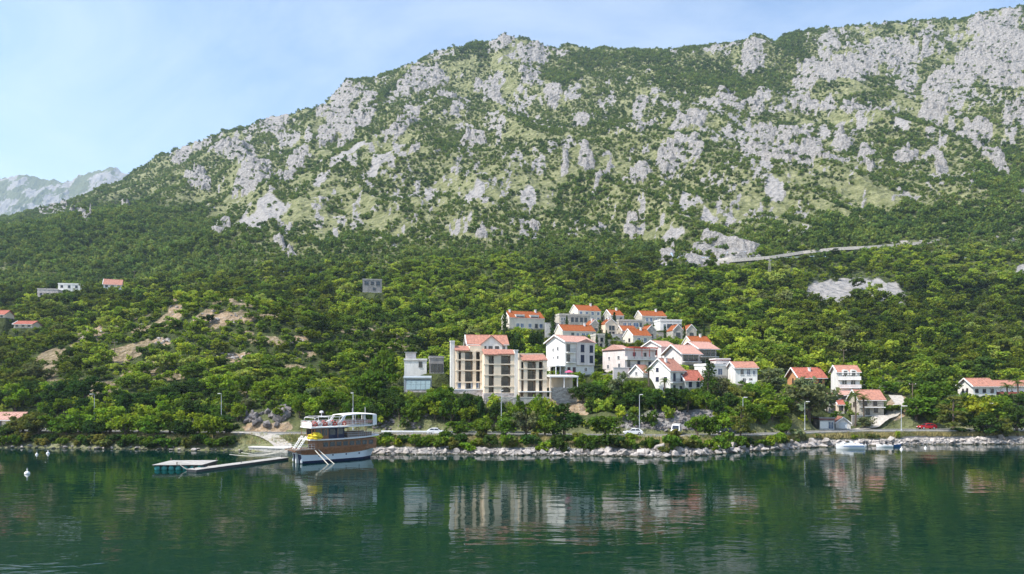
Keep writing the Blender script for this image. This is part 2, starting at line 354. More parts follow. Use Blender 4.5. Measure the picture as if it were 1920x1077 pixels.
lvY = [shore_Y-30, shore_Y-4, shore_Y, shore_Y+np.minimum(2.2, (road_Y-4.8-shore_Y)*0.45), shore_Y+np.minimum(3.5, (road_Y-4.8-shore_Y)*0.8), road_Y-4.2, road_Y+4.4, road_Y+9.0]
z9 = 5.2 + 2.2*fbm(PX/60.0, PX*0+8.8, 3)
flat = sstep(1525, 1545, PX)*(1-sstep(1610, 1650, PX)); z9 = z9*(1-flat) + ROADZ*flat
lvZ = [PX*0-7, PX*0-1.2, PX*0-0.15, PX*0+0.9, PX*0+1.3, PX*0+ROADZ-0.05, PX*0+ROADZ-0.05, z9]
for Yv, r in LV:
    Yw = np.maximum(PX*0+Yv, lvY[-1]+{180: 3.0, 200: 12.0}.get(Yv, 6.0)); lvY.append(Yw); lvZ.append(CZ + (HY-row(r))*Yw/F)
lvY.append(PX*0+1100); lvZ.append(CZ + (HY-ridge_py)*1100/F)
lvY.append(PX*0+1180); lvZ.append(lvZ[-1]-20)
lvY.append(PX*0+1500); lvZ.append(lvZ[-1]-150)
lvY = np.array(lvY); lvZ = np.array(lvZ); NL = len(lvY); NEAR = 8
tan = np.zeros_like(lvZ)
for k in range(NEAR, NL-1): tan[k] = (lvZ[k+1]-lvZ[k-1])/(lvY[k+1]-lvY[k-1])
tan[NEAR] = (lvZ[NEAR+1]-lvZ[NEAR])/(lvY[NEAR+1]-lvY[NEAR]); tan[NL-1] = (lvZ[-1]-lvZ[-2])/(lvY[-1]-lvY[-2])
def base_z(px, Y):
    i = np.clip(np.round(px-PX[0]).astype(int), 0, len(PX)-1); z = np.full(Y.shape, -7.0)
    for k in range(NL-1):
        y0 = lvY[k][i]; y1 = lvY[k+1][i]; m = (Y >= y0) & ((Y < y1) | (k == NL-2))
        if not m.any(): continue
        t = ((Y-y0)/(y1-y0))[m]; a = lvZ[k][i][m]; b = lvZ[k+1][i][m]
        if k < NEAR: z[m] = a + (b-a)*t
        else:
            h = (y1-y0)[m]; t2 = t*t; t3 = t2*t
            z[m] = (2*t3-3*t2+1)*a + (t3-2*t2+t)*h*tan[k][i][m] + (-2*t3+3*t2)*b + (t3-t2)*h*tan[k+1][i][m]
    return z
def ell(px, py, L, lo=0.75, hi=1.25):
    m = np.zeros(px.shape)
    wx = (fbm(px/38.0, py/38.0, 4, 0.62)-0.5)*2; wy = (fbm(px/34.0+50, py/34.0+9, 4, 0.62)-0.5)*2
    for (cx, cy, rx, ry, ang) in L:
        a = math.radians(ang); dx = px-cx; dy = -(py-cy)
        u = (dx*math.cos(a)+dy*math.sin(a)+wx*14)/rx; v = (-dx*math.sin(a)+dy*math.cos(a)+wy*14)/ry
        m = np.maximum(m, 1-sstep(lo, hi, np.sqrt(u*u+v*v)))
    return m
ROCKS = [(790,153,64,24,32),(648,182,35,30,0),(665,238,55,20,40),(755,249,45,22,40),(942,79,32,12,25),(995,90,27,24,0),(914,143,30,18,0),(992,140,20,26,0),(932,171,24,15,0),
  (836,178,24,15,30),(893,267,30,14,10),(1130,341,10,32,-25),(1197,334,27,16,40),(1208,252,34,11,45),(1102,320,17,17,0),(1559,135,98,34,12),(1665,92,84,28,0),(1534,163,38,15,10),
  (1406,110,20,42,-30),(1877,99,62,62,0),(1771,142,44,24,30),(1860,46,66,24,10),(1895,170,44,24,0),(1753,202,30,28,0),(1835,241,26,20,0),(1902,223,20,11,0),(1630,216,74,14,-4),(1516,198,26,12,-20),
  (1460,248,48,24,0),(1460,301,72,44,0),(1534,308,42,34,0),(1297,241,24,22,0),(1254,315,16,32,-15),(1310,312,16,22,0),(1622,301,15,42,10),(1697,301,25,22,0),(1757,312,13,20,0),(1860,308,48,10,-35),(1364,198,32,14,0),
  (117,404,46,17,-10),(13,440,13,13,0),(237,397,10,13,0),(160,437,10,9,0),(340,294,22,24,0),(437,290,40,18,10),(374,333,28,16,0),(485,330,42,26,10),(418,424,16,36,-20),(535,323,24,14,30),(535,467,26,9,-20),
  (510,237,36,24,0),(627,237,46,18,45),(379,270,24,12,25),(560,300,20,30,-30),(1250,480,18,22,0),(1331,482,70,22,0),(1387,482,46,18,5),(600,215,14,24,0),(690,200,18,20,0),(1040,180,14,20,0),(860,215,22,10,30),(1090,230,14,14,0),
  (1180,420,12,16,0),(1060,330,10,18,-20),(1000,420,16,10,0),(905,440,12,10,0),(1830,120,50,40,0),(1700,160,20,14,0),(1580,270,18,20,0),(1420,200,18,14,0),(1205,200,16,10,20),(780,300,12,12,0)]
SCREE = [(655,302,40,9,30),(712,320,30,8,30),(600,341,20,8,42),(890,373,22,15,50),(988,362,12,15,0),(808,362,12,18,-20),(491,404,50,21,25),(1282,397,14,19,0),(1324,409,11,15,0),(1256,446,28,7,0),(1455,382,19,10,-30),(1500,446,30,8,0),
  (1556,548,48,20,-6),(1655,548,46,20,-18),(1606,540,40,11,-8),(1912,506,12,10,0),(1440,345,14,10,0),(1690,250,16,10,0)]
SOIL = [(172,630,26,14,25),(332,582,13,22,0),(430,596,56,12,-8),(440,670,38,7,20),(250,614,18,6,0),(300,642,16,5,10),(560,642,16,6,0),(1060,768,46,14,0),(1320,792,34,12,0),(1680,765,22,24,-50),(560,700,14,8,0),(500,806,44,8,0)]
DENSE = [(190,450,250,70,0),(1330,150,110,40,-5),(1475,115,40,60,-25),(1090,365,60,34,25),(1700,425,280,34,4),(1880,320,60,70,0),(720,180,90,10,38),(900,100,60,14,10),(1150,110,110,18,0),(1700,250,60,40,20),(1620,190,60,12,10),(1040,130,40,26,-25)]
def rock_masks(px, py):
    patch = fbm(px/30.0+3, py/20.0+40, 4, 0.6); streak = fbm((px+0.55*py)/15.0, (py-0.55*px)/50.0, 4, 0.6)
    on = (1-sstep(440, 480, py))
    Lk = ell(px, py, ROCKS, 0.35, 1.55); tot = sstep(260, 480, px)*on
    nf = fbm(px/8.5+90, py/8.5+20, 4, 0.7); east = sstep(1180, 1330, px)*(1-sstep(300, 380, py)); amb = tot*(0.40+0.13*east+1.0*(patch-0.5))-0.35*ell(px, py, DENSE)
    v = np.maximum(Lk, amb)*0.50 + 0.46*nf + 0.36*streak
    r = np.maximum(on, sstep(0.3, 0.6, Lk))*sstep(0.665, 0.735, v)
    return r, ell(px, py, SCREE), ell(px, py, SOIL)
TXY = None
def terrain(x, y, detail=True):
    """height, rock, scree, soil at world points"""
    px = CX + F*x/np.maximum(y, 1.0); z = base_z(px, y); py0 = HY - (z-CZ)*F/np.maximum(y, 1.0)
    rk, sc, so = rock_masks(px, py0)
    amt = sstep(175, 260, y); far = sstep(380, 560, y)*(1-0.75*sstep(960, 1090, y)*(1-sstep(1101, 1180, y)))
    z = z + amt*(1-far)*(fbm(x/26.0, y/26.0, 3)-0.5)*4.0
    z = z + far*((fbm(x/150.0, y/150.0, 3)-0.5)*34 + (ridged((x+0.45*y)/100.0, (y-0.45*x)/260.0, 4)-0.55)*36)
    if detail:
        rr = np.clip(rk, 0, 1)*sstep(330, 450, y)*(0.45+0.55*far)*(0.22+0.78*ell(px, py0, ROCKS, 0.55, 1.45))
        z = z + rr*(0.8 + (ridged((x+0.5*y)/22.0, (y-0.5*x)/34.0, 4, 0.65)-0.5)*13 + (ridged((x+0.6*y)/7.0+40, (y-0.6*x)/13.0, 3, 0.7)-0.5)*9.0)
        tt = (z+0.42*x+10*fbm(x/40.0, y/40.0, 2))/15.0; fr_ = tt-np.floor(tt); z = z + rr*15*(sstep(0.40, 0.72, fr_)-fr_)*0.62
        z = z + far*(fbm(x/9.0, y/9.0, 3)-0.5)*2.2
        near = sstep(-1, 1.0, y-np.interp(px, PX, road_Y)-5.5)*(1-sstep(178, 186, y))
        z = z + near*(ridged(x/6.0, y/5.0, 3)-0.5)*2.2
        z = z + (1-sstep(170, 190, y))*(fbm(x/2.2, y/2.2, 2)-0.5)*0.35*sstep(-3, 2, np.interp(px, PX, road_Y)-5.5-y)*(y > np.interp(px, PX, shore_Y)+1)
    for h in HS.values():
        c, s = math.cos(h['yaw']), math.sin(h['yaw']); dx = x-h['C'].x; dy = y-h['C'].y
        near = (dx*dx+dy*dy) < 900
        if not near.any(): continue
        lx = dx[near]*c+dy[near]*s; ly = -dx[near]*s+dy[near]*c
        ox = np.maximum(np.maximum(-lx, lx-h['w']), 0); oy = np.maximum(np.maximum(-ly, ly-h['d']), 0)
        wgt = 1-sstep(0.8, 4.5, np.sqrt(ox*ox+oy*oy)); zz = z[near]
        z[near] = zz*(1-wgt) + (h['C'].z-0.12)*wgt
    return z, rk, sc, so

def terrain_mat():
    m, n, l = new_mat('hillside_ground')
    out = n.new('ShaderNodeOutputMaterial'); b = n.new('ShaderNodeBsdfPrincipled'); b.inputs['Roughness'].default_value = 0.95; b.inputs['Specular IOR Level'].default_value = 0.1
    l.new(b.outputs[0], out.inputs['Surface'])
    g = n.new('ShaderNodeNewGeometry')
    def nz(s, d=4, r=0.6, vec=None):
        t = n.new('ShaderNodeTexNoise'); t.inputs['Scale'].default_value = s; t.inputs['Detail'].default_value = d; t.inputs['Roughness'].default_value = r
        l.new(vec or g.outputs['Position'], t.inputs['Vector']); return t.outputs['Fac']
    def at(nm):
        t = n.new('ShaderNodeAttribute'); t.attribute_name = nm; return t.outputs['Fac']
    def mixc(f, a, c):
        t = n.new('ShaderNodeMix'); t.data_type = 'RGBA'
        for k, v in (('Factor', f), ('A', a), ('B', c)):
            if isinstance(v, (tuple, float)): t.inputs[k].default_value = v
            else: l.new(v, t.inputs[k])
        return t.outputs['Result']
    def rp(f, stops): r = ramp(n, stops); l.new(f, r.inputs['Fac']); return r.outputs['Color']
    def soft(f, noise, amp, lo, hi):
        a = n.new('ShaderNodeMath'); a.operation = 'MULTIPLY_ADD'; a.inputs[1].default_value = amp; l.new(noise, a.inputs[0]); l.new(f, a.inputs[2])
        mr = n.new('ShaderNodeMapRange'); mr.inputs['From Min'].default_value = lo; mr.inputs['From Max'].default_value = hi; l.new(a.outputs[0], mr.inputs['Value']); return mr.outputs[0]
    n1 = nz(0.12, 6); n2 = nz(0.7, 5, 0.7); n3 = nz(0.03, 3)
    floor = rp(n1, [(0.3, (0.045, 0.060, 0.020)), (0.7, (0.085, 0.105, 0.035))])
    dry = rp(n2, [(0.25, (0.14, 0.17, 0.065)), (0.5, (0.28, 0.28, 0.145)), (0.75, (0.41, 0.38, 0.25))])
    scrubg = mixc(rp(n1, [(0.35, (0, 0, 0)), (0.65, (1, 1, 1))]), (0.135, 0.15, 0.06, 1), dry)
    lime = rp(n2, [(0.25, (0.095, 0.09, 0.086)), (0.42, (0.24, 0.228, 0.22)), (0.58, (0.37, 0.35, 0.335)), (0.78, (0.49, 0.465, 0.445))])
    scree = rp(n2, [(0.25, (0.28, 0.265, 0.255)), (0.75, (0.40, 0.38, 0.365))])
    soil = rp(n2, [(0.25, (0.22, 0.15, 0.09)), (0.5, (0.38, 0.28, 0.18)), (0.8, (0.52, 0.45, 0.38))])
    c = mixc(at('dry'), floor, scrubg)
    c = mixc(soft(at('soil'), n2, 0.5, 0.55, 0.85), c, soil)
    c = mixc(soft(at('scree'), n2, 0.4, 0.5, 0.8), c, scree)
    c = mixc(soft(at('rock'), n2, 0.7, 0.62, 0.92), c, lime)
    l.new(c, b.inputs['Base Color'])
    mv = n.new('ShaderNodeTexVoronoi'); mv.inputs['Scale'].default_value = 0.22; mv.feature = 'F1'; l.new(g.outputs['Position'], mv.inputs['Vector'])
    bp = n.new('ShaderNodeBump'); bp.inputs['Distance'].default_value = 3.2; bp.inputs['Strength'].default_value = 1.0
    hh = n.new('ShaderNodeMath'); hh.operation = 'MULTIPLY_ADD'; hh.inputs[1].default_value = 0.6; l.new(n2, hh.inputs[0]); l.new(mv.outputs['Distance'], hh.inputs[2])
    l.new(hh.outputs[0], bp.inputs['Height']); l.new(bp.outputs[0], b.inputs['Normal'])
    return m
M['terrain'] = terrain_mat()
def grid_mesh(name, cols, rows, relY=None):
    """fan shaped sheet of ground; rows are depths in metres"""
    U = (cols-CX)/F
    Yg = np.repeat(rows[:, None], len(cols), 1)
    X = U[None, :]*Yg
    z, rk, sc, so = terrain(X.ravel(), Yg.ravel())
    nr, nc = Yg.shape
    co = np.stack([X.ravel(), Yg.ravel(), z], 1).astype(np.float32)
    idx = np.arange(nr*nc).reshape(nr, nc)
    q = np.stack([idx[:-1, :-1], idx[:-1, 1:], idx[1:, 1:], idx[1:, :-1]], -1).reshape(-1, 4).astype(np.int32)
    me = fast_mesh(name, co, q)
    px = CX+F*X.ravel()/Yg.ravel(); rY = np.interp(px, PX, road_Y)
    yy = Yg.ravel(); py = HY-(z-CZ)*F/yy
    dry = np.maximum(sstep(380, 520, yy)*(1-ell(px, py, [(190, 450, 260, 80, 0)])), 1-sstep(-4, 6, yy-rY-6))
    gap = 1-sstep(0.36, 0.44, fbm(X.ravel()/9.0+5, yy/9.0, 3)); so = np.maximum(so, gap*0.5*(px < 780)*(yy < 300)*sstep(172, 182, yy))
    beach = (1-sstep(2.2, 4.5, yy-np.interp(px, PX, shore_Y)))*(0.35+0.65*sstep(640, 720, px))
    cut = sstep(1150, 1190, px)*(1-sstep(1330, 1360, px))*sstep(5.0, 6.0, yy-rY)*(1-sstep(11, 16, yy-rY))
    for nm, a in (('rock', np.maximum(rk, cut*0.75)), ('scree', np.maximum(sc, beach*0.9)), ('soil', so), ('dry', dry)):
        at = me.attributes.new(nm, 'FLOAT', 'POINT'); at.data.foreach_set('value', a.astype(np.float32))
    me.materials.append(M['terrain'])
    return me
def fast_mesh(name, co, q):
    me = bpy.data.meshes.new(name); n = len(q); k = q.shape[1]
    me.vertices.add(len(co)); me.vertices.foreach_set('co', np.ascontiguousarray(co, np.float32).ravel())
    me.loops.add(n*k); me.loops.foreach_set('vertex_index', np.ascontiguousarray(q, np.int32).ravel())
    me.polygons.add(n); me.polygons.foreach_set('loop_start', np.arange(0, n*k, k, dtype=np.int32))
    me.update(calc_edges=True); return me
def yrange(*segs):
    r = [segs[0][0]]
    for a, b, st in segs: r += list(np.arange(a+st, b+1e-6, st))
    return np.array(r)
cols = np.linspace(-330, 2250, 900)
ground = link('ground', grid_mesh('ground', cols, yrange((110, 132, 4), (132, 182, 0.5), (182, 300, 1.0), (300, 430, 1.6)))); tag(ground, kind='structure')
mountain = link('mountain', grid_mesh('mountain', cols, yrange((430, 700, 1.8), (700, 1110, 2.3), (1110, 1500, 30)))); tag(mountain, kind='structure')
# far range seen past the left shoulder
fc = np.linspace(-420, 420, 460); fr = np.linspace(3300, 4350, 260)
Yg = np.repeat(fr[:, None], len(fc), 1); Xg = ((fc-CX)/F)[None, :]*Yg
top = np.interp(fc, [-420, -200, 0, 60, 100, 130, 180, 210, 232, 260, 420], [350, 342, 337, 333, 338, 342, 320, 313, 322, 335, 380])
t = ((Yg-3300)/900.0); prof = np.where(t < 1, t, 1-(t-1)*0.8)
zt = CZ+(HY-top)*4200/F
zf = prof*zt[None, :] + (1-np.clip(t, 0, 1))*300 + (ridged(Xg/255.0, Yg/330.0, 6, 0.62)-0.55)*300*np.clip(1-abs(t-0.5)*1.6, 0.12, 1) + (ridged(Xg/60.0, Yg/60.0, 4, 0.6)-0.5)*30
co = np.stack([Xg.ravel(), Yg.ravel(), zf.ravel()], 1); idx = np.arange(Yg.size).reshape(Yg.shape)
me = fast_mesh('far_mountain', co, np.stack([idx[:-1,:-1], idx[:-1,1:], idx[1:,1:], idx[1:,:-1]], -1).reshape(-1, 4))
rkf = 0.8*sstep(0.47, 0.58, fbm(Xg/75.0+9, Yg/75.0+3, 6, 0.68)).ravel()
for nm, a in (('rock', rkf), ('scree', rkf*0), ('soil', rkf*0), ('dry', rkf*0+0.35)):
    at = me.attributes.new(nm, 'FLOAT', 'POINT'); at.data.foreach_set('value', a.astype(np.float32))
me.materials.append(M['terrain']); tag(link('far_mountain', me), kind='structure')

# ------------------------------------------------------------------ water
def water_mat():
    m, n, l = new_mat('bay_water')
    out = n.new('ShaderNodeOutputMaterial'); b = n.new('ShaderNodeBsdfPrincipled')
    b.inputs['Base Color'].default_value = (0.0001, 0.0180, 0.0118, 1); b.inputs['Roughness'].default_value = 0.03; b.inputs['IOR'].default_value = 1.333; b.inputs['Specular IOR Level'].default_value = 0.40
    l.new(b.outputs[0], out.inputs['Surface'])
    g = n.new('ShaderNodeNewGeometry'); mpn = n.new('ShaderNodeMapping'); mpn.inputs['Rotation'].default_value = (0, 0, 0.12); mpn.inputs['Scale'].default_value = (0.45, 1, 1)
    l.new(g.outputs['Position'], mpn.inputs['Vector'])
    prev = None
    for sc_, st, ds in ((0.12, 1.0, 0.09), (0.7, 1.0, 0.027), (2.2, 1.0, 0.004)):
        t = n.new('ShaderNodeTexNoise'); t.inputs['Scale'].default_value = sc_; t.inputs['Detail'].default_value = 2; t.inputs['Roughness'].default_value = 0.5; t.inputs['Distortion'].default_value = 0.4
        l.new(mpn.outputs[0], t.inputs['Vector'])
        bp = n.new('ShaderNodeBump'); bp.inputs['Strength'].default_value = st; bp.inputs['Distance'].default_value = ds
        l.new(t.outputs['Fac'], bp.inputs['Height'])
        if prev: l.new(prev.outputs[0], bp.inputs['Normal'])
        prev = bp
    l.new(prev.outputs[0], b.inputs['Normal'])
    return m
M['water'] = water_mat()
w = MB(); w.add([(-900,-200,0),(900,-200,0),(900,175,0),(-900,175,0)], [(0,1,2,3)])
tag(w.build('water', 'water'), kind='structure')

# ------------------------------------------------------------------ coast road with kerb and edge lines
def gz(x, y):
    z = terrain(np.array([float(x)]), np.array([float(y)]))[0]; return float(z[0])
def strip(name, off0, off1, z, mat, p0=-320, p1=2240, thick=None):
    s = np.arange(p0, p1+1, 12.0); i = (s-PX[0]).astype(int); v = []; f = []
    for k, (p, j) in enumerate(zip(s, i)):
        for off in (off0, off1):
            y = road_Y[j]+off; v.append(((p-CX)/F*y, y, z))
        if k: f.append((2*k-2, 2*k, 2*k+1, 2*k-1))
    mb = MB(); mb.add(v, f)
    if thick:
        n = len(v); mb.add([(a, b_, c-thick) for a, b_, c in v], []); 
        for k in range(1, len(s)): mb.f.append((2*k-2, 2*k, 2*k+n, 2*k-2+n))
    return mb.build(name, mat)
road = tag(strip('road', -3.4, 3.4, ROADZ+0.02, 'asphalt'), kind='structure')
for a, nm in ((-3.1, 'edge_line'), (2.95, 'edge_line')):
    o = strip(nm, a, a+0.15, ROADZ+0.026, 'paint'); o.parent = road
pav = tag(strip('pavement', -4.6, -3.4, ROADZ+0.14, 'concrete', thick=0.3), kind='structure')

# ------------------------------------------------------------------ building parts
_wc = {}
def cached(key, fn):
    if key not in _wc: _wc[key] = fn()
    return _wc[key]
def window(par, face, u, z, ww, hh, dims, style='plain', name='window'):
    """u metres along the face seen from outside, z sill height"""
    w, d = dims
    key = (round(ww, 1), round(hh, 1), style); W, Hh = key[0], key[1]
    fm = {'plain': 'trim', 'shutter': 'trim', 'dark': 'brownframe', 'blue': 'trim', 'navy': 'navy', 'stone': 'darkmetal', 'door': 'brownframe'}[style]
    pm = {'plain': 'glass', 'shutter': 'glass', 'dark': 'glass', 'blue': 'bluepane', 'navy': 'navy', 'stone': 'glass', 'door': 'brownframe'}[style]
    def fr():
        t = 0.09; b = MB()
        b.box(-W/2-t, -W/2, -0.06, 0.03, 0, Hh).box(W/2, W/2+t, -0.06, 0.03, 0, Hh).box(-W/2-t, W/2+t, -0.06, 0.03, Hh, Hh+t).box(-W/2-t-0.06, W/2+t+0.06, -0.13, 0.03, -t, 0)
        if style != 'door': b.box(-0.03, 0.03, -0.045, 0.0, 0, Hh)
        return b.mesh('window', fm)
    def pn(): return MB().box(-W/2, W/2, -0.025, 0.02, 0, Hh).mesh('pane', pm)
    loc, rz = {'f': ((u, 0, z), 0), 'l': ((0, d-u, z), -math.pi/2), 'r': ((w, u, z), math.pi/2), 'b': ((w-u, d, z), math.pi)}[face]
    o = link(name, cached(('fr',)+key, fr), par, loc, rz)
    link('pane', cached(('pn',)+key, pn), o)
    if style == 'shutter':
        def sh(): 
            b = MB(); b.box(-W/4, W/4, -0.05, -0.01, 0, Hh)
            for k in range(int(Hh/0.2)): b.box(-W/4+0.05, W/4-0.05, -0.065, -0.05, 0.06+k*0.2, 0.16+k*0.2)
            return b.mesh('shutter', 'navy')
        ms = cached(('sh',)+key, sh)
        for sx in (-1, 1): link('shutter', ms, o, (sx*(W*0.75+0.12), 0, 0))
    return o
def gable_roof(w, d, h, rise, axis, ov=0.45, th=0.22):
    b = MB()
    if axis == 'x':
        s = rise/(d/2)
        b.slab([(-ov, -ov, h-s*ov+th), (w+ov, -ov, h-s*ov+th), (w+ov, d/2, h+rise+th), (-ov, d/2, h+rise+th)], th)
        b.slab([(-ov, d/2, h+rise+th), (w+ov, d/2, h+rise+th), (w+ov, d+ov, h-s*ov+th), (-ov, d+ov, h-s*ov+th)], th)
        b.tube([(-ov, d/2, h+rise+th), (w+ov, d/2, h+rise+th)], 0.14, 6)
    else:
        s = rise/(w/2)
        b.slab([(-ov, -ov, h-s*ov+th), (w/2, -ov, h+rise+th), (w/2, d+ov, h+rise+th), (-ov, d+ov, h-s*ov+th)], th)
        b.slab([(w/2, -ov, h+rise+th), (w+ov, -ov, h-s*ov+th), (w+ov, d+ov, h-s*ov+th), (w/2, d+ov, h+rise+th)], th)
        b.tube([(w/2, -ov, h+rise+th), (w/2, d+ov, h+rise+th)], 0.14, 6)
    return b
def roof_courses(roof, w, d, h, rise, axis, mat, ov=0.45, th=0.22, step=0.9):
    """raised courses of cover tiles running down the slope on the visible sides, one mesh per roof"""
    b = MB()
    if axis == 'x':
        s = rise/(d/2)
        for k in range(int((w+2*ov)/step)):
            x = -ov+0.2+k*step
            b.slab([(x, -ov+0.02, h-s*ov+th+0.05), (x+0.28, -ov+0.02, h-s*ov+th+0.05), (x+0.28, d/2-0.1, h+rise+th+0.03), (x, d/2-0.1, h+rise+th+0.03)], 0.07)
    else:
        s = rise/(w/2)
        for k in range(int((d+2*ov)/step)):
            y = -ov+0.2+k*step
            b.slab([(-ov+0.02, y, h-s*ov+th+0.05), (-ov+0.02, y+0.28, h-s*ov+th+0.05), (w/2-0.1, y+0.28, h+rise+th+0.03), (w/2-0.1, y, h+rise+th+0.03)], 0.07)
    o = b.build('tile_courses', mat, roof); o['kind'] = 'stuff'
def railing(par, x0, x1, y0, z, hh=1.0, mat='darkmetal', step=0.4, d=0.05):
    b = MB(); b.box(x0, x1, y0-d/2, y0+d/2, z+hh-0.05, z+hh).box(x0, x1, y0-d/2, y0+d/2, z+0.05, z+0.09)
    n = max(2, int((x1-x0)/step))
    for k in range(n+1):
        x = x0+(x1-x0-0.04)*k/n; b.box(x, x+0.035, y0-0.02, y0+0.02, z+0.09, z+hh-0.05)
    return b.build('railing', mat, par)
def balcony(par, x0, x1, z, dep=1.2, solid='trim'):
    o = MB().box(x0, x1, -dep, -0.004, z-0.18, z).build('balcony', 'trim', par)
    if solid == 'rail': railing(o, x0, x1, -dep+0.06, z)
    else: 
        MB().box(x0, x1, -dep, -dep+0.1, z+0.003, z+0.85).build('parapet', solid, o)
        MB().box(x0, x0+0.1, -dep+0.103, -0.006, z+0.003, z+0.85).build('parapet', solid, o)
    return o
def house(key, name, label, wall, roof, axis='x', win=None, cols_f=3, cols_l=2, style='plain', ww=0.95, hh=1.35, chimney=None, balc=(), group=None, ov=0.4, found='stone', trimline=True, skip_f=()):
    h = HS[key]; w, d, ht = h['w'], h['d'], h['h']
    t = thing(name, label, 'house' if name != 'garage' else 'garage', h['C'], h['yaw'], group)
    b = MB()
    if axis == 'x': b.prism([(0,0),(d,0),(d,ht),(d/2,ht+h['rise']),(0,ht)], 'x', 0, w)
    elif axis == 'y': b.prism([(0,0),(w,0),(w,ht),(w/2,ht+h['rise']),(0,ht)], 'y', 0, d)
    else: b.box(0, w, 0, d, 0, ht)
    b.build('wall', wall, t)
    MB().box(-0.06, w+0.06, -0.06, d+0.06, -6, 0.25).build('foundation', found, t)
    if axis in ('x', 'y'):
        r = gable_roof(w, d, ht, h['rise'], axis, ov).build('roof', roof, t)
        if w*F/h['Y'] > 22: roof_courses(r, w, d, ht, h['rise'], axis, roof, ov, step=0.9 if h['Y'] < 225 else 1.3)
        if trimline:
            v = MB()
            if axis == 'x':
                for x in (-ov-0.05,):
                    s = h['rise']/(d/2)
                    v.slab([(x-0.12, -ov-0.05, ht-s*ov+0.30), (x+0.1, -ov-0.05, ht-s*ov+0.30), (x+0.1, d/2, ht+h['rise']+0.33), (x-0.12, d/2, ht+h['rise']+0.33)], 0.34)
                    v.slab([(x-0.12, d/2, ht+h['rise']+0.33), (x+0.1, d/2, ht+h['rise']+0.33), (x+0.1, d+ov, ht-s*ov+0.30), (x-0.12, d+ov, ht-s*ov+0.30)], 0.34)
                v.box(-ov, w+ov, -ov-0.14, -ov-0.02, ht-h['rise']/(d/2)*ov-0.06, ht-h['rise']/(d/2)*ov+0.10)
            else:
                s = h['rise']/(w/2); y = -ov-0.05
                v.slab([(-ov-0.05, y-0.1, ht-s*ov+0.30), (w/2, y-0.1, ht+h['rise']+0.33), (w/2, y+0.08, ht+h['rise']+0.33), (-ov-0.05, y+0.08, ht-s*ov+0.30)], 0.3)
                v.slab([(w/2, y-0.1, ht+h['rise']+0.33), (w+ov, y-0.1, ht-s*ov+0.30), (w+ov, y+0.08, ht-s*ov+0.30), (w/2, y+0.08, ht+h['rise']+0.33)], 0.3)
            v.build('verge', 'trim', r)
        for (cx, cy) in (chimney or ()):
            zz = ht+h['rise']*(1-abs(cy-0.5)*2 if axis == 'x' else 1-abs(cx-0.5)*2)
            c = MB().box(cx*w-0.3, cx*w+0.3, cy*d-0.3, cy*d+0.3, zz-0.4, zz+1.2).box(cx*w-0.4, cx*w+0.4, cy*d-0.4, cy*d+0.4, zz+1.2, zz+1.32).build('chimney', 'trim', r)
    else:
        MB().box(-0.15, w+0.15, -0.15, d+0.15, ht+0.003, ht+0.22).build('roof_slab', roof, t)
        p = MB(); p.box(-0.15, w+0.15, -0.15, 0.02, ht+0.223, ht+0.65).box(-0.15, 0.02, 0.023, d+0.15, ht+0.223, ht+0.65).build('parapet', wall, t)
    if win is None:
        ns = max(1, int(round(ht/2.9))); sh = ht/ns
        for s in range(ns):
            z = s*sh+0.9*min(1, sh/2.8)
            for k in range(cols_f):
                if (s, k) in skip_f: continue
                window(t, 'f', w*(k+0.5)/cols_f, z, min(ww, w/cols_f*0.6), min(hh, sh*0.55), (w, d), style)
            for k in range(cols_l): window(t, 'l', d*(k+0.5)/cols_l, z, min(ww*0.85, d/cols_l*0.5), min(hh, sh*0.5), (w, d), style)
    else:
        for (fc_, fu, z, a, bb, st) in win: window(t, fc_, fu*(w if fc_ in 'fb' else d), z, a, bb, (w, d), st, 'door' if st == 'door' else 'window')
    for (x0, x1, z, dep, sol) in balc: balcony(t, x0*w, x1*w, z, dep, sol)
    return t

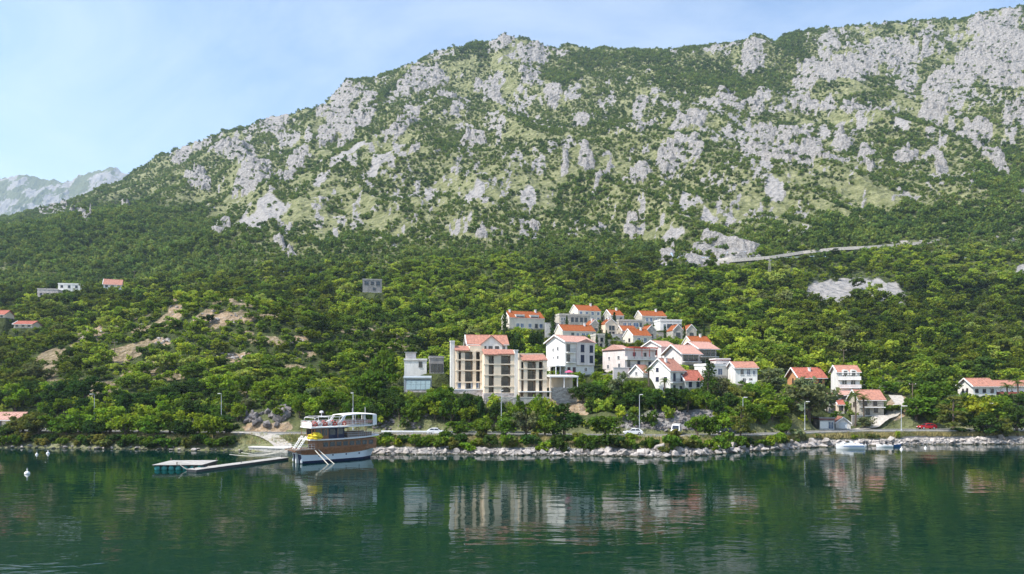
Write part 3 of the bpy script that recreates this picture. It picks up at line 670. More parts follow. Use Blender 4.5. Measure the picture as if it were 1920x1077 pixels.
# ------------------------------------------------------------------ the loggia apartment block
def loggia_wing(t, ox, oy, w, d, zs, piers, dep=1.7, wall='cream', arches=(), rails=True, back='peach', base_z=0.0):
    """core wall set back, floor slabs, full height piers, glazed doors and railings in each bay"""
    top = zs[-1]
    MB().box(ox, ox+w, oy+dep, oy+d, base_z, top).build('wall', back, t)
    MB().box(ox-0.12, ox+0.28, oy+0.25, oy+d+0.1, base_z, top+0.1).build('side_wall', wall, t)
    MB().box(ox+w-0.28, ox+w+0.12, oy+0.25, oy+d+0.1, base_z, top+0.1).build('side_wall', wall, t)
    MB().box(ox+0.3, ox+w-0.3, oy+d+0.003, oy+d+0.25, base_z, top+0.05).build('rear_wall', wall, t)
    for i, z in enumerate(zs[:-1]):
        MB().box(ox-0.2, ox+w+0.2, oy-0.32, oy+dep-0.003, z-0.30, z).build('floor_slab', wall, t)
    MB().box(ox-0.1, ox+w+0.1, oy-0.05, oy+dep-0.003, top-0.35, top).build('lintel', wall, t)
    xs = piers
    for (xa, pw, za, zb) in xs:
        MB().box(ox+xa, ox+xa+pw, oy-0.22, oy+0.45, za, zb).build('pier', wall, t)
    for i, z in enumerate(zs[:-1]):
        zt = zs[i+1]-0.3
        edges = sorted([(xa, pw) for (xa, pw, za, zb) in xs if za <= z+0.5 and zb >= z+2])
        for (a, pa), (b_, pb) in zip(edges[:-1], edges[1:]):
            x0, x1 = ox+a+pa, ox+b_
            if x1-x0 < 0.9: continue
            gw = (x1-x0)*0.8
            MB().box(x0+0.15, x0+0.15+gw, oy+dep-0.06, oy+dep+0.01, z+0.02, zt-0.25).build('glass_door', 'glass', t)
            MB().box(x0+0.15+gw*0.5-0.03, x0+0.15+gw*0.5+0.03, oy+dep-0.09, oy+dep-0.063, z+0.02, zt-0.25).build('door_frame', 'brownframe', t)
            if rails and i > 0: railing(t, x0, x1, oy+0.1, z, 0.95, 'darkmetal', 0.35)
            if (i, round(a, 1)) in arches or arches == 'all':
                n = 10; xm = (x0+x1)/2; r = (x1-x0)/2; pts = [(x0, zt+0.1), (x0, zt-r*0.6)]
                for k in range(n+1): th = math.pi*(1-k/n); pts.append((xm+r*math.cos(th), zt-r*0.6+r*0.55*math.sin(th)))
                pts += [(x1, zt+0.1)]
                MB().prism(pts, 'y', oy-0.1, oy+0.2).build('arch', wall, t)
def awning_roof(t, x0, x1, y0, y1, zlo, zhi, mat='roof_salmon'):
    r = MB().slab([(x0, y0, zlo), (x1, y0, zlo), (x1, y1, zhi), (x0, y1, zhi)], 0.2).build('roof', mat, t)
    b = MB(); n = int((x1-x0)/0.7)
    for k in range(n):
        x = x0+0.1+k*(x1-x0-0.2)/n; b.slab([(x, y0+0.02, zlo+0.06), (x+0.25, y0+0.02, zlo+0.06), (x+0.25, y1, zhi+0.05), (x, y1, zhi+0.05)], 0.08)
    o = b.build('tile_courses', mat, r); o['kind'] = 'stuff'
    return r
h = HS['apt_tower']; w, d = h['w'], h['d']
t = thing('apartment_building', 'tallest cream apartment block with stacked dark loggias and a tall slim corner chimney', 'apartment block', h['C'], h['yaw'])
zs = [0.2, 2.05, 5.0, 7.7, 10.0]
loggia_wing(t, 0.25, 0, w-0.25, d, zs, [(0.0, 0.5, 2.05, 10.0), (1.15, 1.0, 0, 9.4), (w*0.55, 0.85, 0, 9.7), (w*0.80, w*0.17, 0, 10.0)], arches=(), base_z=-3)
MB().box(-1.1, -0.05, 1.2, 2.6, -3, 12.2).box(-1.18, 0.02, 1.1, 2.7, 12.2, 12.5).build('chimney_stack', 'white', t)
awning_roof(t, -0.1, 3.6, -0.5, 3.0, 10.0, 11.3)
awning_roof(t, w*0.60, w*0.98, 2.6, 5.5, 10.9, 11.7)
MB().box(3.8, w, 0.6, 4.5, 10.03, 11.2).build('parapet', 'cream', t)
MB().box(-0.9, w+0.3, -1.8, -0.25, -0.1, 0.18).build('terrace_slab', 'trim', t)
for k in range(2): window(t, 'f', 1.6+k*3.4, 0.45, 1.9, 1.3, (w, d), 'blue')
MB().box(-0.9, w+0.3, -1.75, d, -6, -0.12).build('foundation', 'stone_pink', t)
h = HS['apt_mid']; w, d = h['w'], h['d']
t2 = thing('apartment_building', 'cream apartment block in the middle on a stone base with two arched loggias', 'apartment block', h['C'], h['yaw'])
zs = [0.05, 1.75, 4.6, 7.3, 9.6]
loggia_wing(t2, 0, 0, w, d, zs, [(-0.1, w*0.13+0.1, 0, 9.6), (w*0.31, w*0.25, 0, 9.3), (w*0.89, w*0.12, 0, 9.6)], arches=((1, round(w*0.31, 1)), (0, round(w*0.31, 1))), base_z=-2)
awning_roof(t2, -0.3, w*0.46, -0.7, 3.4, 9.6, 11.1)
awning_roof(t2, w*0.42, w+0.3, -0.5, 2.4, 9.75, 11.0)
MB().box(-0.3, w+0.3, -0.4, d, -4.2, -0.06).build('foundation', 'stone_pink', t2)
for k in range(3): window(t2, 'f', 1.3+k*2.2, -3.6, 1.3, 1.0, (w, d), 'stone').location.y = -0.41
MB().box(0.2, w-0.2, -0.62, -0.41, -2.2, -1.0).build('stone_screen', 'stone', t2)
MB().box(-0.3, w+0.3, -1.1, -0.42, -4.2, -3.95).build('step', 'pale_concrete', t2)
h = HS['apt_right']; w, d = h['w'], h['d']
t3 = thing('apartment_building', 'cream apartment block nearest the tall white house with a red awning roof', 'apartment block', h['C'], h['yaw'])
zs = [0.05, 1.5, 4.5, 7.2, 9.2]
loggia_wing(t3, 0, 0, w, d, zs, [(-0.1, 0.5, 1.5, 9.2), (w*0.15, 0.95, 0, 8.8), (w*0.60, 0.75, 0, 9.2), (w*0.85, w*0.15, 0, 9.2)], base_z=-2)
MB().box(-1.0, -0.15, 0.9, 2.2, -2, 11.6).box(-1.08, -0.08, 0.8, 2.3, 11.6, 11.85).build('chimney_stack', 'white', t3)
awning_roof(t3, 0.6, w*0.72, -0.6, 2.4, 9.2, 10.7)
awning_roof(t3, w*0.60, w+0.2, -0.3, 3.0, 9.35, 10.8)
MB().box(0.5, w, 3.1, 6.5, 9.25, 11.1).build('roof_room', 'cream', t3)
MB().box(-0.2, w+0.9, -1.3, -0.25, 1.24, 1.49).build('terrace_slab', 'trim', t3)
MB().box(w+0.45, w+0.85, -1.25, -0.85, -2, 4.6).build('pier', 'cream', t3)
MB().box(-0.3, w+1.0, -0.5, d, -5, -0.06).build('foundation', 'stone_pink', t3)
# attic house behind the tower
h = HS['apt_attic']; w, d, ht = h['w'], h['d'], h['h']
ta = house('apt_attic', 'apartment_building', 'white gabled house with salmon roof rising behind the tallest cream apartment block', 'white', 'roof_salmon', 'x',
           win=[('f', 0.12, 1.0, 0.9, 1.1, 'plain'), ('f', 0.9, 1.0, 0.9, 1.1, 'plain')], ov=0.5)
ta['category'] = 'house'
g = MB().prism([(w*0.30, 0.0), (w*0.86, 0.0), (w*0.86, ht*0.9), (w*0.58, ht+2.0), (w*0.30, ht*0.9)], 'y', -1.2, 2.5).build('dormer', 'white', ta)
b = MB(); b.slab([(w*0.26, -1.6, ht*0.9-0.2), (w*0.58, -1.6, ht+2.25), (w*0.58, 3.5, ht+2.25), (w*0.26, 3.5, ht*0.9-0.2)], 0.2)
b.slab([(w*0.58, -1.6, ht+2.25), (w*0.90, -1.6, ht*0.9-0.2), (w*0.90, 3.5, ht*0.9-0.2), (w*0.58, 3.5, ht+2.25)], 0.2); b.build('dormer_roof', 'roof_salmon', g)
for k in range(3): window(ta, 'f', w*(0.40+0.16*k), 0.7, 0.9, 1.3, (w, d), 'dark').location.y = -1.21

# ------------------------------------------------------------------ village houses
t = house('tall_white', 'house', 'tall white house with navy shutters and lilac shaded front beside the cream blocks', 'white', 'roof_pink', 'x',
      win=[('l', 0.38, 7.0, 0.6, 0.8, 'plain'), ('l', 0.62, 7.2, 0.8, 0.9, 'plain'), ('l', 0.62, 4.6, 0.8, 0.9, 'plain'), ('l', 0.4, 4.8, 0.5, 0.6, 'plain'), ('f', 0.1, 6.8, 1.1, 1.9, 'dark'), ('f', 0.1, 3.9, 1.1, 1.9, 'dark'),
           ('f', 0.55, 6.7, 1.1, 2.0, 'navy'), ('f', 0.86, 6.6, 1.1, 2.0, 'navy'), ('f', 0.55, 3.7, 1.1, 2.0, 'navy'), ('f', 0.86, 3.6, 1.1, 2.0, 'navy'), ('f', 0.7, 1.1, 0.9, 1.0, 'plain'), ('f', 0.12, 0.1, 0.9, 2.0, 'dark'), ('f', 0.3, 0.1, 0.9, 2.0, 'dark'), ('l', 0.3, 0.3, 1.0, 1.9, 'dark'), ('l', 0.6, 0.3, 1.0, 1.9, 'dark')],
      balc=[(0.02, 0.3, 6.5, 0.9, 'rail'), (0.02, 0.3, 3.6, 0.9, 'rail')], ov=0.5)
w, d, ht = HS['tall_white']['w'], HS['tall_white']['d'], HS['tall_white']['h']
for xa in (0.36, ):
    MB().box(w*xa, w*0.98, -0.5, -0.004, 2.8, ht-0.05).build('bay_wall', 'pinkish', t)
for o in list(t.children):
    if o.name.startswith('window') and abs(o.location.y) < 0.01 and o.location.x > w*0.36 and 2.8 < o.location.z: o.location.y = -0.503
b = MB(); b.prism([(w*0.34, ht-0.1), (w*1.0, ht-0.1), (w*0.67, ht+1.0)], 'y', -0.75, 3.0); b.build('front_gable', 'roof_pink', t)
MB().box(-3.8, -0.02, -0.5, d*0.7, 2.35, 2.6).build('terrace_slab', 'trim', t)
for x in (-3.7, -2.2): MB().box(x, x+0.22, -0.45, -0.22, 0, 2.35).build('post', 'trim', t)
railing(t, -3.8, 0, -0.4, 2.6, 0.9, 'metal')
# carport canopy with parasol below the tall white house
c = P(1031, 727, 184)
cp = thing('carport', 'open carport with a flat white roof below the tall white house', 'carport', c, math.radians(14))
MB().slab([(0,0,3.1),(8.2,0,3.1),(8.2,5,3.5),(0,5,3.5)], 0.35).build('roof', 'trim', cp)
MB().box(0.1, 8, 4.4, 4.7, -3, 3.1).build('rear_wall', 'cream', cp)
for x in (0.1, 4.0, 7.8): MB().box(x, x+0.25, 0.15, 0.4, -2, 2.75).build('post', 'trim', cp)
MB().box(-0.5, 10.2, -0.6, 4.35, -5, -0.02).build('terrace_wall', 'stone', cp)
c = P(1067, 701, 188)
ps = thing('parasol', 'pink parasol open on the terrace of the tall white house', 'parasol', c+Vector((0, 0, -1.4)))
MB().tube([(0,0,0),(0,0,2.1)], 0.035).build('pole', 'metal', ps)
MB().lathe([(1.25,1.75),(0.9,2.0),(0.5,2.2),(0.05,2.35)], n=8).build('canopy', 'pinkcloth', ps)

h = HS['pergola_house']; w, d, ht = h['w'], h['d'], h['h']
t = house('pergola_house', 'house', 'pinkish white house with a red timber pergola over its roof terrace', 'pinkish', 'roof_pink', 'flat',
      win=[('l', 0.3, 4.9, 0.7, 0.9, 'plain'), ('l', 0.72, 4.9, 0.9, 1.0, 'plain'), ('l', 0.25, 2.2, 0.8, 1.1, 'plain'), ('l', 0.75, 2.3, 0.9, 1.3, 'plain'), ('f', 0.12, 2.6, 1.0, 1.9, 'dark'), ('f', 0.12, 0.2, 1.0, 1.9, 'dark'), ('f', 0.45, 2.5, 0.9, 1.9, 'navy'), ('f', 0.82, 2.3, 0.9, 1.9, 'navy'), ('f', 0.5, 0.3, 0.9, 1.5, 'plain'), ('f', 0.3, 5.0, 1.0, 1.9, 'navy'), ('f', 0.66, 5.0, 1.0, 1.9, 'dark')],
      balc=[(0.02, 0.36, 2.4, 1.1, 'rail'), (0.0, 1.0, 4.85, 1.0, 'pinkish')])
# gable roof on the rear and pergola on the terrace
b = MB(); b.prism([(0, ht+0.3), (d, ht+0.3), (d*0.5, ht+1.9)], 'x', -0.4, w*0.28); b.build('roof', 'roof_pink', t)
pg = MB().box(w*0.2, w*1.02, -1.0, -0.85, ht+0.75, ht+0.95).box(w*0.2, w*1.02, 3.2, 3.35, ht+0.75, ht+0.95).build('pergola', 'redwood', t)
for k in range(9):
    x = w*0.2+(w*0.82-0.1)*k/8; MB().box(x, x+0.1, -1.3, 3.6, ht+0.953, ht+1.15).build('rafter', 'redwood', pg)
for x in (0.22, 0.48, 0.74, 0.99):
    MB().box(w*x, w*x+0.16, -1.0, -0.85, 4.9, ht+0.748).build('post', 'redwood', pg)
house('pink_house', 'house', 'pinkish gabled house behind the house with the red pergola', 'pinkish', 'roof_pink', 'x', cols_f=2, cols_l=2, style='dark', ww=0.9, hh=1.5, balc=[(0.05, 0.4, 3.4, 0.9, 'trim'), (0.6, 0.98, 3.4, 0.9, 'trim')])
for key, lab in (('chalet_low', 'lower of the two pink roofed chalets with dark glazed balconies'), ('chalet_high', 'upper chalet of the pair with two storeys of dark glazed balconies')):
    h = HS[key]; w = h['w']; n = 1 if key == 'chalet_low' else 2
    z0 = h['h']-2.7; wn_ = [('l', 0.5, z0+0.5, 0.8, 1.0, 'plain')]
    for s in range(n):
        for k in range(3): wn_.append(('f', 0.2+0.3*k, z0-2.8*s+0.1, w*0.24, 2.1, 'dark'))
    house(key, 'house', lab, 'pinkish', 'roof_pink', 'x', win=wn_, balc=[(0, 1, z0-2.8*s, 1.3, 'rail') for s in range(n)], ov=0.9)
t = house('gable_house', 'house', 'white gable fronted house with salmon roof and navy shutters beside the palm', 'white', 'roof_salmon', 'x',
      win=[('l', 0.45, 6.2, 0.7, 0.9, 'navy'), ('l', 0.45, 3.6, 0.8, 1.0, 'navy'), ('l', 0.8, 3.6, 0.8, 1.0, 'navy'), ('l', 0.75, 0.9, 0.8, 1.0, 'plain'), ('f', 0.27, 3.6, 0.8, 2.0, 'navy'), ('f', 0.78, 3.6, 0.8, 2.0, 'navy'), ('f', 0.27, 0.4, 0.8, 2.0, 'navy'), ('f', 0.72, 0.9, 0.9, 1.3, 'navy')],
      balc=[(0.0, 1.0, 3.2, 0.8, 'rail')], chimney=[(0.25, 0.35)], ov=0.35)
house('gable_wing', 'house', 'small white gabled cottage with salmon roof against the navy shuttered house', 'white', 'roof_salmon', 'x', win=[('l', 0.5, 0.7, 0.7, 0.8, 'plain'), ('f', 0.5, 0.6, 0.7, 0.9, 'plain')], ov=0.3)
house('red_annex', 'house', 'low annex with bright red roof joined to the navy shuttered gable house', 'white', 'roof_red', 'x', win=[('f', 0.28, 0.6, 0.8, 1.4, 'navy'), ('f', 0.72, 0.6, 0.8, 1.4, 'navy')], ov=0.4)
house('modern_white', 'house', 'flat roofed white modern house behind the dark conifer', 'white', 'trim', 'flat', win=[('f', 0.25, 0.8, 0.9, 1.2, 'plain'), ('f', 0.62, 0.5, 1.6, 1.8, 'blue'), ('l', 0.7, 0.7, 0.6, 0.8, 'plain')])
house('right_white', 'house', 'white house with salmon roof and glazed front at the east end of the village', 'white', 'roof_salmon', 'x', win=[('f', 0.3, 2.9, 0.9, 1.5, 'plain'), ('f', 0.6, 2.9, 0.9, 1.5, 'blue'), ('f', 0.85, 2.9, 0.7, 1.2, 'blue'), ('f', 0.4, 0.6, 0.9, 1.3, 'plain'), ('f', 0.7, 0.6, 0.9, 1.3, 'plain')], balc=[(0.5, 1.1, 0.4, 1.6, 'trim')])
house('maroon_shed', 'shed', 'small shed with a flat maroon roof uphill of the modern white house', 'pinkish', 'maroon', 'flat', win=[('f', 0.6, 0.5, 0.8, 1.0, 'plain')])['category'] = 'shed'
# hillside villas
VG = 'orange roofed villas'
tv = house('villa_dormer', 'villa', 'long white villa with orange roof and two wide box dormers', 'villa_white', 'roof_orange', 'x', win=[('f', 0.24, 0.5, 1.2, 1.5, 'blue'), ('f', 0.36, 0.5, 1.2, 1.5, 'blue'), ('f', 0.58, 0.5, 1.2, 1.5, 'blue'), ('f', 0.76, 0.5, 1.0, 1.5, 'stone'), ('f', 0.9, 0.5, 1.2, 1.5, 'blue'), ('l', 0.4, 1.2, 0.6, 1.4, 'dark')], chimney=[(0.1, 0.4), (0.85, 0.45)], ov=0.08, group=VG)
h = HS['villa_dormer']; w, d, ht = h['w'], h['d'], h['h']
for xa in (0.19, 0.60):
    dm = MB().box(w*xa, w*(xa+0.24), 0.15, 3.2, ht-0.25, ht+1.25).build('dormer', 'white', tv)
    MB().box(w*xa+0.25, w*(xa+0.24)-0.25, 0.09, 0.146, ht+0.1, ht+0.75).build('pane', 'glass', dm)
    MB().box(w*xa-0.1, w*(xa+0.24)+0.1, 0.0, 3.3, ht+1.253, ht+1.4).build('dormer_roof', 'trim', dm)
house('villa_top', 'villa', 'highest white villa with two storeys and an orange roof', 'villa_white', 'roof_orange', 'x', cols_f=4, cols_l=1, style='blue', ww=1.0, hh=1.5, chimney=[(0.72, 0.45)], ov=0.08, group=VG)
house('villa_top_wing', 'villa', 'flat roofed stone wing with a row of windows below the highest villa', 'stone_warm', 'pale_concrete', 'flat', win=[('f', 0.08, 1.8, 0.8, 1.2, 'plain'), ('f', 0.16, 1.8, 0.8, 1.2, 'plain'), ('f', 0.08, 0.2, 0.8, 1.0, 'plain'), ('f', 0.42, 1.5, 1.0, 1.6, 'stone'), ('f', 0.56, 1.5, 1.0, 1.6, 'stone'), ('f', 0.72, 1.5, 1.0, 1.6, 'stone'), ('f', 0.86, 1.5, 1.0, 1.6, 'stone')], group=VG)
house('villa_stone_small', 'villa', 'small stone villa with orange roof beside the highest white villa', 'stone', 'roof_orange', 'x', cols_f=2, cols_l=1, style='stone', chimney=[(0.7, 0.45)], ov=0.08, group=VG)
house('villa_stone', 'villa', 'two storey stone villa with orange roof between two flat wings', 'stone_warm', 'roof_orange', 'x', win=[('f', 0.2, 2.0, 1.0, 1.5, 'blue'), ('f', 0.36, 2.0, 1.0, 1.5, 'blue'), ('f', 0.58, 2.0, 0.7, 1.4, 'blue'), ('f', 0.86, 2.1, 1.4, 1.3, 'stone'), ('f', 0.5, 0.2, 0.8, 1.2, 'stone')], chimney=[(0.7, 0.45)], ov=0.08, group=VG)
house('villa_stone_wing', 'villa', 'flat roofed stone wing west of the two storey stone villa', 'stone_warm', 'pale_concrete', 'flat', win=[('f', 0.25, 0.8, 1.2, 1.4, 'blue'), ('f', 0.45, 0.8, 1.2, 1.4, 'blue'), ('f', 0.72, 0.7, 2.2, 1.6, 'blue'), ('f', 0.92, 0.8, 0.7, 1.4, 'stone')], group=VG)
house('villa_white_wing', 'villa', 'flat roofed white wing with dark terrace openings east of the stone villa', 'white', 'trim', 'flat', win=[('f', 0.2, 0.9, 0.9, 1.6, 'blue'), ('f', 0.44, 1.0, 2.0, 1.5, 'stone'), ('f', 0.67, 1.0, 0.9, 1.5, 'stone'), ('f', 0.87, 1.0, 1.8, 1.5, 'stone')], group=VG)
house('villa_long', 'villa', 'long single storey white villa with orange roof right above the tall white house', 'villa_white', 'roof_orange', 'x', win=[('f', 0.3, 0.4, 0.9, 1.5, 'stone'), ('f', 0.45, 0.4, 0.9, 1.5, 'blue'), ('f', 0.62, 0.4, 1.3, 1.5, 'blue'), ('f', 0.75, 0.4, 1.0, 1.5, 'blue'), ('f', 0.92, 0.4, 1.2, 1.5, 'blue')], chimney=[(0.78, 0.45)], ov=0.08, group=VG)
house('villa_gable_stone', 'villa', 'stone villa with its gable to the bay behind the long white villa', 'stone_warm', 'roof_orange', 'y', win=[('f', 0.6, 1.9, 1.1, 1.4, 'stone'), ('f', 0.6, 0.2, 1.1, 1.0, 'stone')], chimney=[(0.4, 0.3)], ov=0.08, group=VG)
house('villa_gable_white', 'villa', 'pale villa with its gable to the bay and two rows of windows', 'cream', 'roof_orange', 'y', win=[('f', 0.42, 2.0, 0.8, 1.6, 'stone'), ('f', 0.68, 2.0, 0.9, 1.6, 'stone'), ('f', 0.4, 0.2, 0.8, 1.1, 'stone'), ('f', 0.68, 0.2, 0.8, 1.1, 'stone')], chimney=[(0.45, 0.3)], ov=0.08, group=VG)
house('villa_low', 'villa', 'low white villa with orange roof and white gable behind the red pergola', 'villa_white', 'roof_orange', 'x', win=[('l', 0.65, 0.5, 1.2, 1.2, 'dark'), ('f', 0.3, 0.5, 1.1, 1.3, 'blue'), ('f', 0.65, 0.5, 1.1, 1.3, 'blue')], chimney=[(0.65, 0.42)], ov=0.08, group=VG)
house('villa_low_stone', 'villa', 'stone gable villa just behind the low white villa', 'stone', 'roof_orange', 'y', win=[('f', 0.5, 0.8, 1.1, 1.2, 'stone')], ov=0.08, group=VG)
house('villa_mid', 'villa', 'small villa half hidden behind the low white villa with short orange roof', 'stone_warm', 'roof_orange', 'x', cols_f=2, cols_l=1, style='stone', ov=0.08, group=VG)
house('villa_twin_a', 'villa', 'left one of the twin stone gable villas on the east side', 'stone', 'roof_orange', 'y', win=[('f', 0.5, 1.2, 1.5, 1.5, 'stone'), ('f', 0.6, 0.1, 0.7, 0.6, 'stone')], ov=0.08, group=VG)
house('villa_twin_b', 'villa', 'right one of the twin stone gable villas on the east side', 'stone_warm', 'roof_orange', 'y', win=[('f', 0.5, 1.0, 1.4, 1.3, 'stone')], ov=0.08, group=VG)
house('villa_front', 'villa', 'orange roofed villa standing right behind the two pink chalets', 'cream', 'roof_orange', 'x', cols_f=3, cols_l=1, style='stone', chimney=[(0.65, 0.45)], ov=0.08, group=VG)
house('stone_block', 'villa', 'narrow flat roofed stone block beside the tall white house', 'stone_warm', 'pale_concrete', 'flat', win=[('f', 0.6, 2.0, 0.8, 1.2, 'stone'), ('f', 0.5, 0.3, 0.8, 0.9, 'stone')])
for o in bpy.data.objects:
    if o.get('category') == 'house' and o.name.startswith('villa'): o['category'] = 'villa'
# eastern houses by the road
house('orange_house', 'house', 'single storey house with a red roof and orange walls above the big round tree', 'orange_wall', 'roof_red', 'x', cols_f=3, cols_l=1, style='dark', chimney=[(0.55, 0.3)], ov=0.7)
t = house('terrace_house', 'house', 'tall white house with two arched dormers and stacked terraces by the shore road', 'white', 'roof_salmon', 'x',
      win=[('f', 0.68, 0.9, 1.0, 1.4, 'bluepane' if False else 'blue'), ('f', 0.88, 0.9, 1.0, 1.4, 'blue'), ('f', 0.3, 3.2, 1.2, 1.6, 'plain'), ('f', 0.7, 3.2, 1.2, 1.6, 'plain'), ('l', 0.5, 1.5, 0.4, 0.6, 'dark'), ('f', 0.3, 5.4, 0.9, 1.2, 'plain'), ('f', 0.7, 5.4, 0.9, 1.2, 'plain')],
      balc=[(0.0, 1.02, 2.6, 1.3, 'pinkish'), (0.0, 1.02, 4.9, 1.0, 'white')])
h = HS['terrace_house']; w, ht = h['w'], h['h']
for xa in (0.33, 0.70):
    pts = [(w*xa-0.95, ht-0.9), (w*xa+0.95, ht-0.9)] + [(w*xa+0.95*math.cos(k*math.pi/8), ht-0.1+0.85*math.sin(k*math.pi/8)) for k in range(9)]
    dm = MB().prism(pts, 'y', -0.45, 1.6).build('dormer', 'white', t)
    MB().box(w*xa-0.45, w*xa+0.45, -0.5, -0.452, ht-0.8, ht+0.3).build('pane', 'glass', dm)
house('terrace_annex', 'house', 'low white annex with faded roof in front of the tall terraced house', 'white', 'roof_pink', 'x', win=[('f', 0.5, 0.4, 1.6, 0.8, 'dark')], ov=0.3)
t = house('stone_house', 'house', 'stone house with salmon roof behind the palms by the shore road', 'stone_warm', 'roof_salmon', 'x',
      win=[('f', 0.35, 0.3, 0.9, 1.5, 'dark'), ('f', 0.68, 0.9, 0.9, 1.1, 'dark'), ('f', 0.65, 2.7, 0.8, 1.1, 'dark'), ('f', 0.25, 2.7, 0.8, 1.1, 'dark'), ('l', 0.5, 2.4, 0.8, 1.1, 'dark')], balc=[(0.0, 1.0, 2.4, 1.2, 'rail')], ov=0.5)
house('narrow_house', 'house', 'narrow old house with faded roof between the big tree and the garages', 'concrete', 'roof_salmon', 'x', cols_f=1, cols_l=1, style='dark', ov=0.2)
house('tiny_roof', 'shed', 'tiny lean-to with red roof beside the narrow old house', 'cream', 'roof_red', 'x', cols_f=1, cols_l=0, style='dark', ov=0.2)['category'] = 'shed'
house('flat_garage', 'garage', 'flat maroon roofed garage with a white door beside the shore road', 'grey_wall', 'maroon', 'flat', win=[('f', 0.30, 0.05, 1.9, 1.9, 'plain'), ('f', 0.75, 0.05, 1.2, 1.9, 'blue')], found='concrete')
for o in bpy.data.objects:
    if o.name.startswith('garage') and o.type == 'EMPTY':
        for c_ in o.children:
            if c_.name.startswith('window'): c_.name = 'garage_door'
        for c_ in o.children:
            if c_.name.startswith('garage_door') and c_.location.x < 2:
                for p_ in c_.children: p_.data = p_.data.copy(); p_.data.materials.clear(); p_.data.materials.append(M['trim'])
h = HS['gable_garage']
t = house('gable_garage', 'garage', 'gable garage with a grey door and orange roof beside the maroon roofed garage', 'pale_concrete', 'roof_salmon', 'y', win=[], found='concrete', ov=0.2)
MB().box(h['w']*0.22, h['w']*0.75, -0.05, -0.003, 0.02, 1.7).build('garage_door', 'metal', t)
house('east_house', 'house', 'white gabled house with salmon roof standing alone among trees on the east hillside', 'white', 'roof_salmon', 'x', win=[('l', 0.35, 2.0, 0.6, 0.8, 'dark'), ('l', 0.62, 1.4, 0.7, 1.6, 'dark'), ('f', 0.15, 1.8, 0.8, 1.0, 'dark'), ('f', 0.48, 1.8, 0.8, 1.0, 'dark'), ('f', 0.82, 1.8, 0.8, 1.0, 'dark'), ('f', 0.8, 0.1, 0.7, 0.8, 'dark')], ov=0.5)
house('east_wing', 'house', 'long white wing with red awning at the right edge of the picture', 'white', 'roof_salmon', 'x', cols_f=5, cols_l=0, style='plain', ov=0.4, balc=[(0.0, 1.0, 1.2, 1.2, 'roof_red')])
house('west_house', 'house', 'roadside house with a faded red roof at the left edge of the shore', 'cream', 'roof_pink', 'x', cols_f=3, cols_l=1, style='dark', ov=0.5)
house('far_pink', 'house', 'pinkish flat roofed house lowest of the far hillside houses', 'stone_pink', 'pale_concrete', 'flat', cols_f=3, cols_l=1, style='dark', ww=1.2, hh=1.4)
house('far_white', 'house', 'long white flat roofed house in the middle of the far hillside group', 'white', 'trim', 'flat', cols_f=3, cols_l=1, style='dark', ww=1.2, hh=1.4)
house('far_gable', 'house', 'white house with salmon roof highest of the far hillside group', 'white', 'roof_salmon', 'x', cols_f=3, cols_l=1, style='dark', ww=1.1, hh=1.4, balc=[(0, 1, 2.7, 1.2, 'trim')])
house('far_red', 'house', 'low house with red roof half hidden by woods at far left', 'cream', 'roof_red', 'x', cols_f=3, cols_l=0, style='dark')
house('far_edge', 'house', 'red roof just showing at the left edge above the woods', 'cream', 'roof_red', 'x', cols_f=2, cols_l=0, style='dark')
t = house('ruin', 'house', 'grey unfinished house with dark openings alone in the woods', 'grey_wall', 'concrete', 'flat', win=[('f', 0.2, 3.9, 1.8, 1.5, 'stone'), ('f', 0.5, 3.9, 1.4, 1.5, 'stone'), ('f', 0.8, 3.7, 1.8, 1.8, 'stone'), ('l', 0.5, 3.8, 1.6, 1.6, 'stone'), ('f', 0.6, 1.2, 1.2, 1.2, 'stone')], found='concrete')
# ------------------------------------------------------------------ terraces west of the apartment block
h = HS['west_terrace']; w, d = h['w'], h['d']
t = house('west_terrace', 'house', 'white walled terrace building behind the tilted glass panels', 'white', 'concrete', 'flat', win=[('f', 0.72, 2.6, 0.8, 1.4, 'stone')])
MB().box(0.3, 3.2, 2.0, 5.0, h['h']+0.66, h['h']+2.4).build('roof_room', 'pinkish', t); MB().box(0.0, 3.5, 1.6, 5.3, h['h']+2.403, h['h']+2.55).build('roof_cover', 'bluegrey', t)
t = house('dark_pavilion', 'pavilion', 'dark grey open pavilion between the white terrace and the tallest apartment block', 'grey_wall', 'concrete', 'flat', win=[('f', 0.2, 0.3, 0.9, 2.2, 'stone'), ('f', 0.5, 0.3, 0.9, 2.2, 'stone'), ('f', 0.8, 0.3, 0.9, 2.2, 'stone')])
t['category'] = 'pavilion'
c = P(758, 733, 180)
t = thing('solar_array', 'tilted row of pale glass panels on a blue grey frame', 'solar panels', c, math.radians(6))
MB().box(-0.2, 7.2, 1.9, 2.2, -3, 3.2).build('rear_frame', 'bluegrey', t); MB().slab([(-0.3,1.4,3.5),(7.1,1.4,3.5),(7.1,3.6,4.0),(-0.3,3.6,4.0)], 0.25).build('cover', 'bluegrey', t)
for i in range(5):
    for j in range(2):
        x = 0.5+i*1.28; z0 = 0.35+j*1.3; y0 = 0.0+j*0.9
        MB().slab([(x, y0, z0), (x+1.2, y0, z0), (x+1.2, y0+0.85, z0+1.24), (x, y0+0.85, z0+1.24)], 0.06).build('panel', 'panel', t)
MB().box(0.3, 7.0, 0.1, 1.85, -4, 0.2).build('base', 'stone_pink', t)
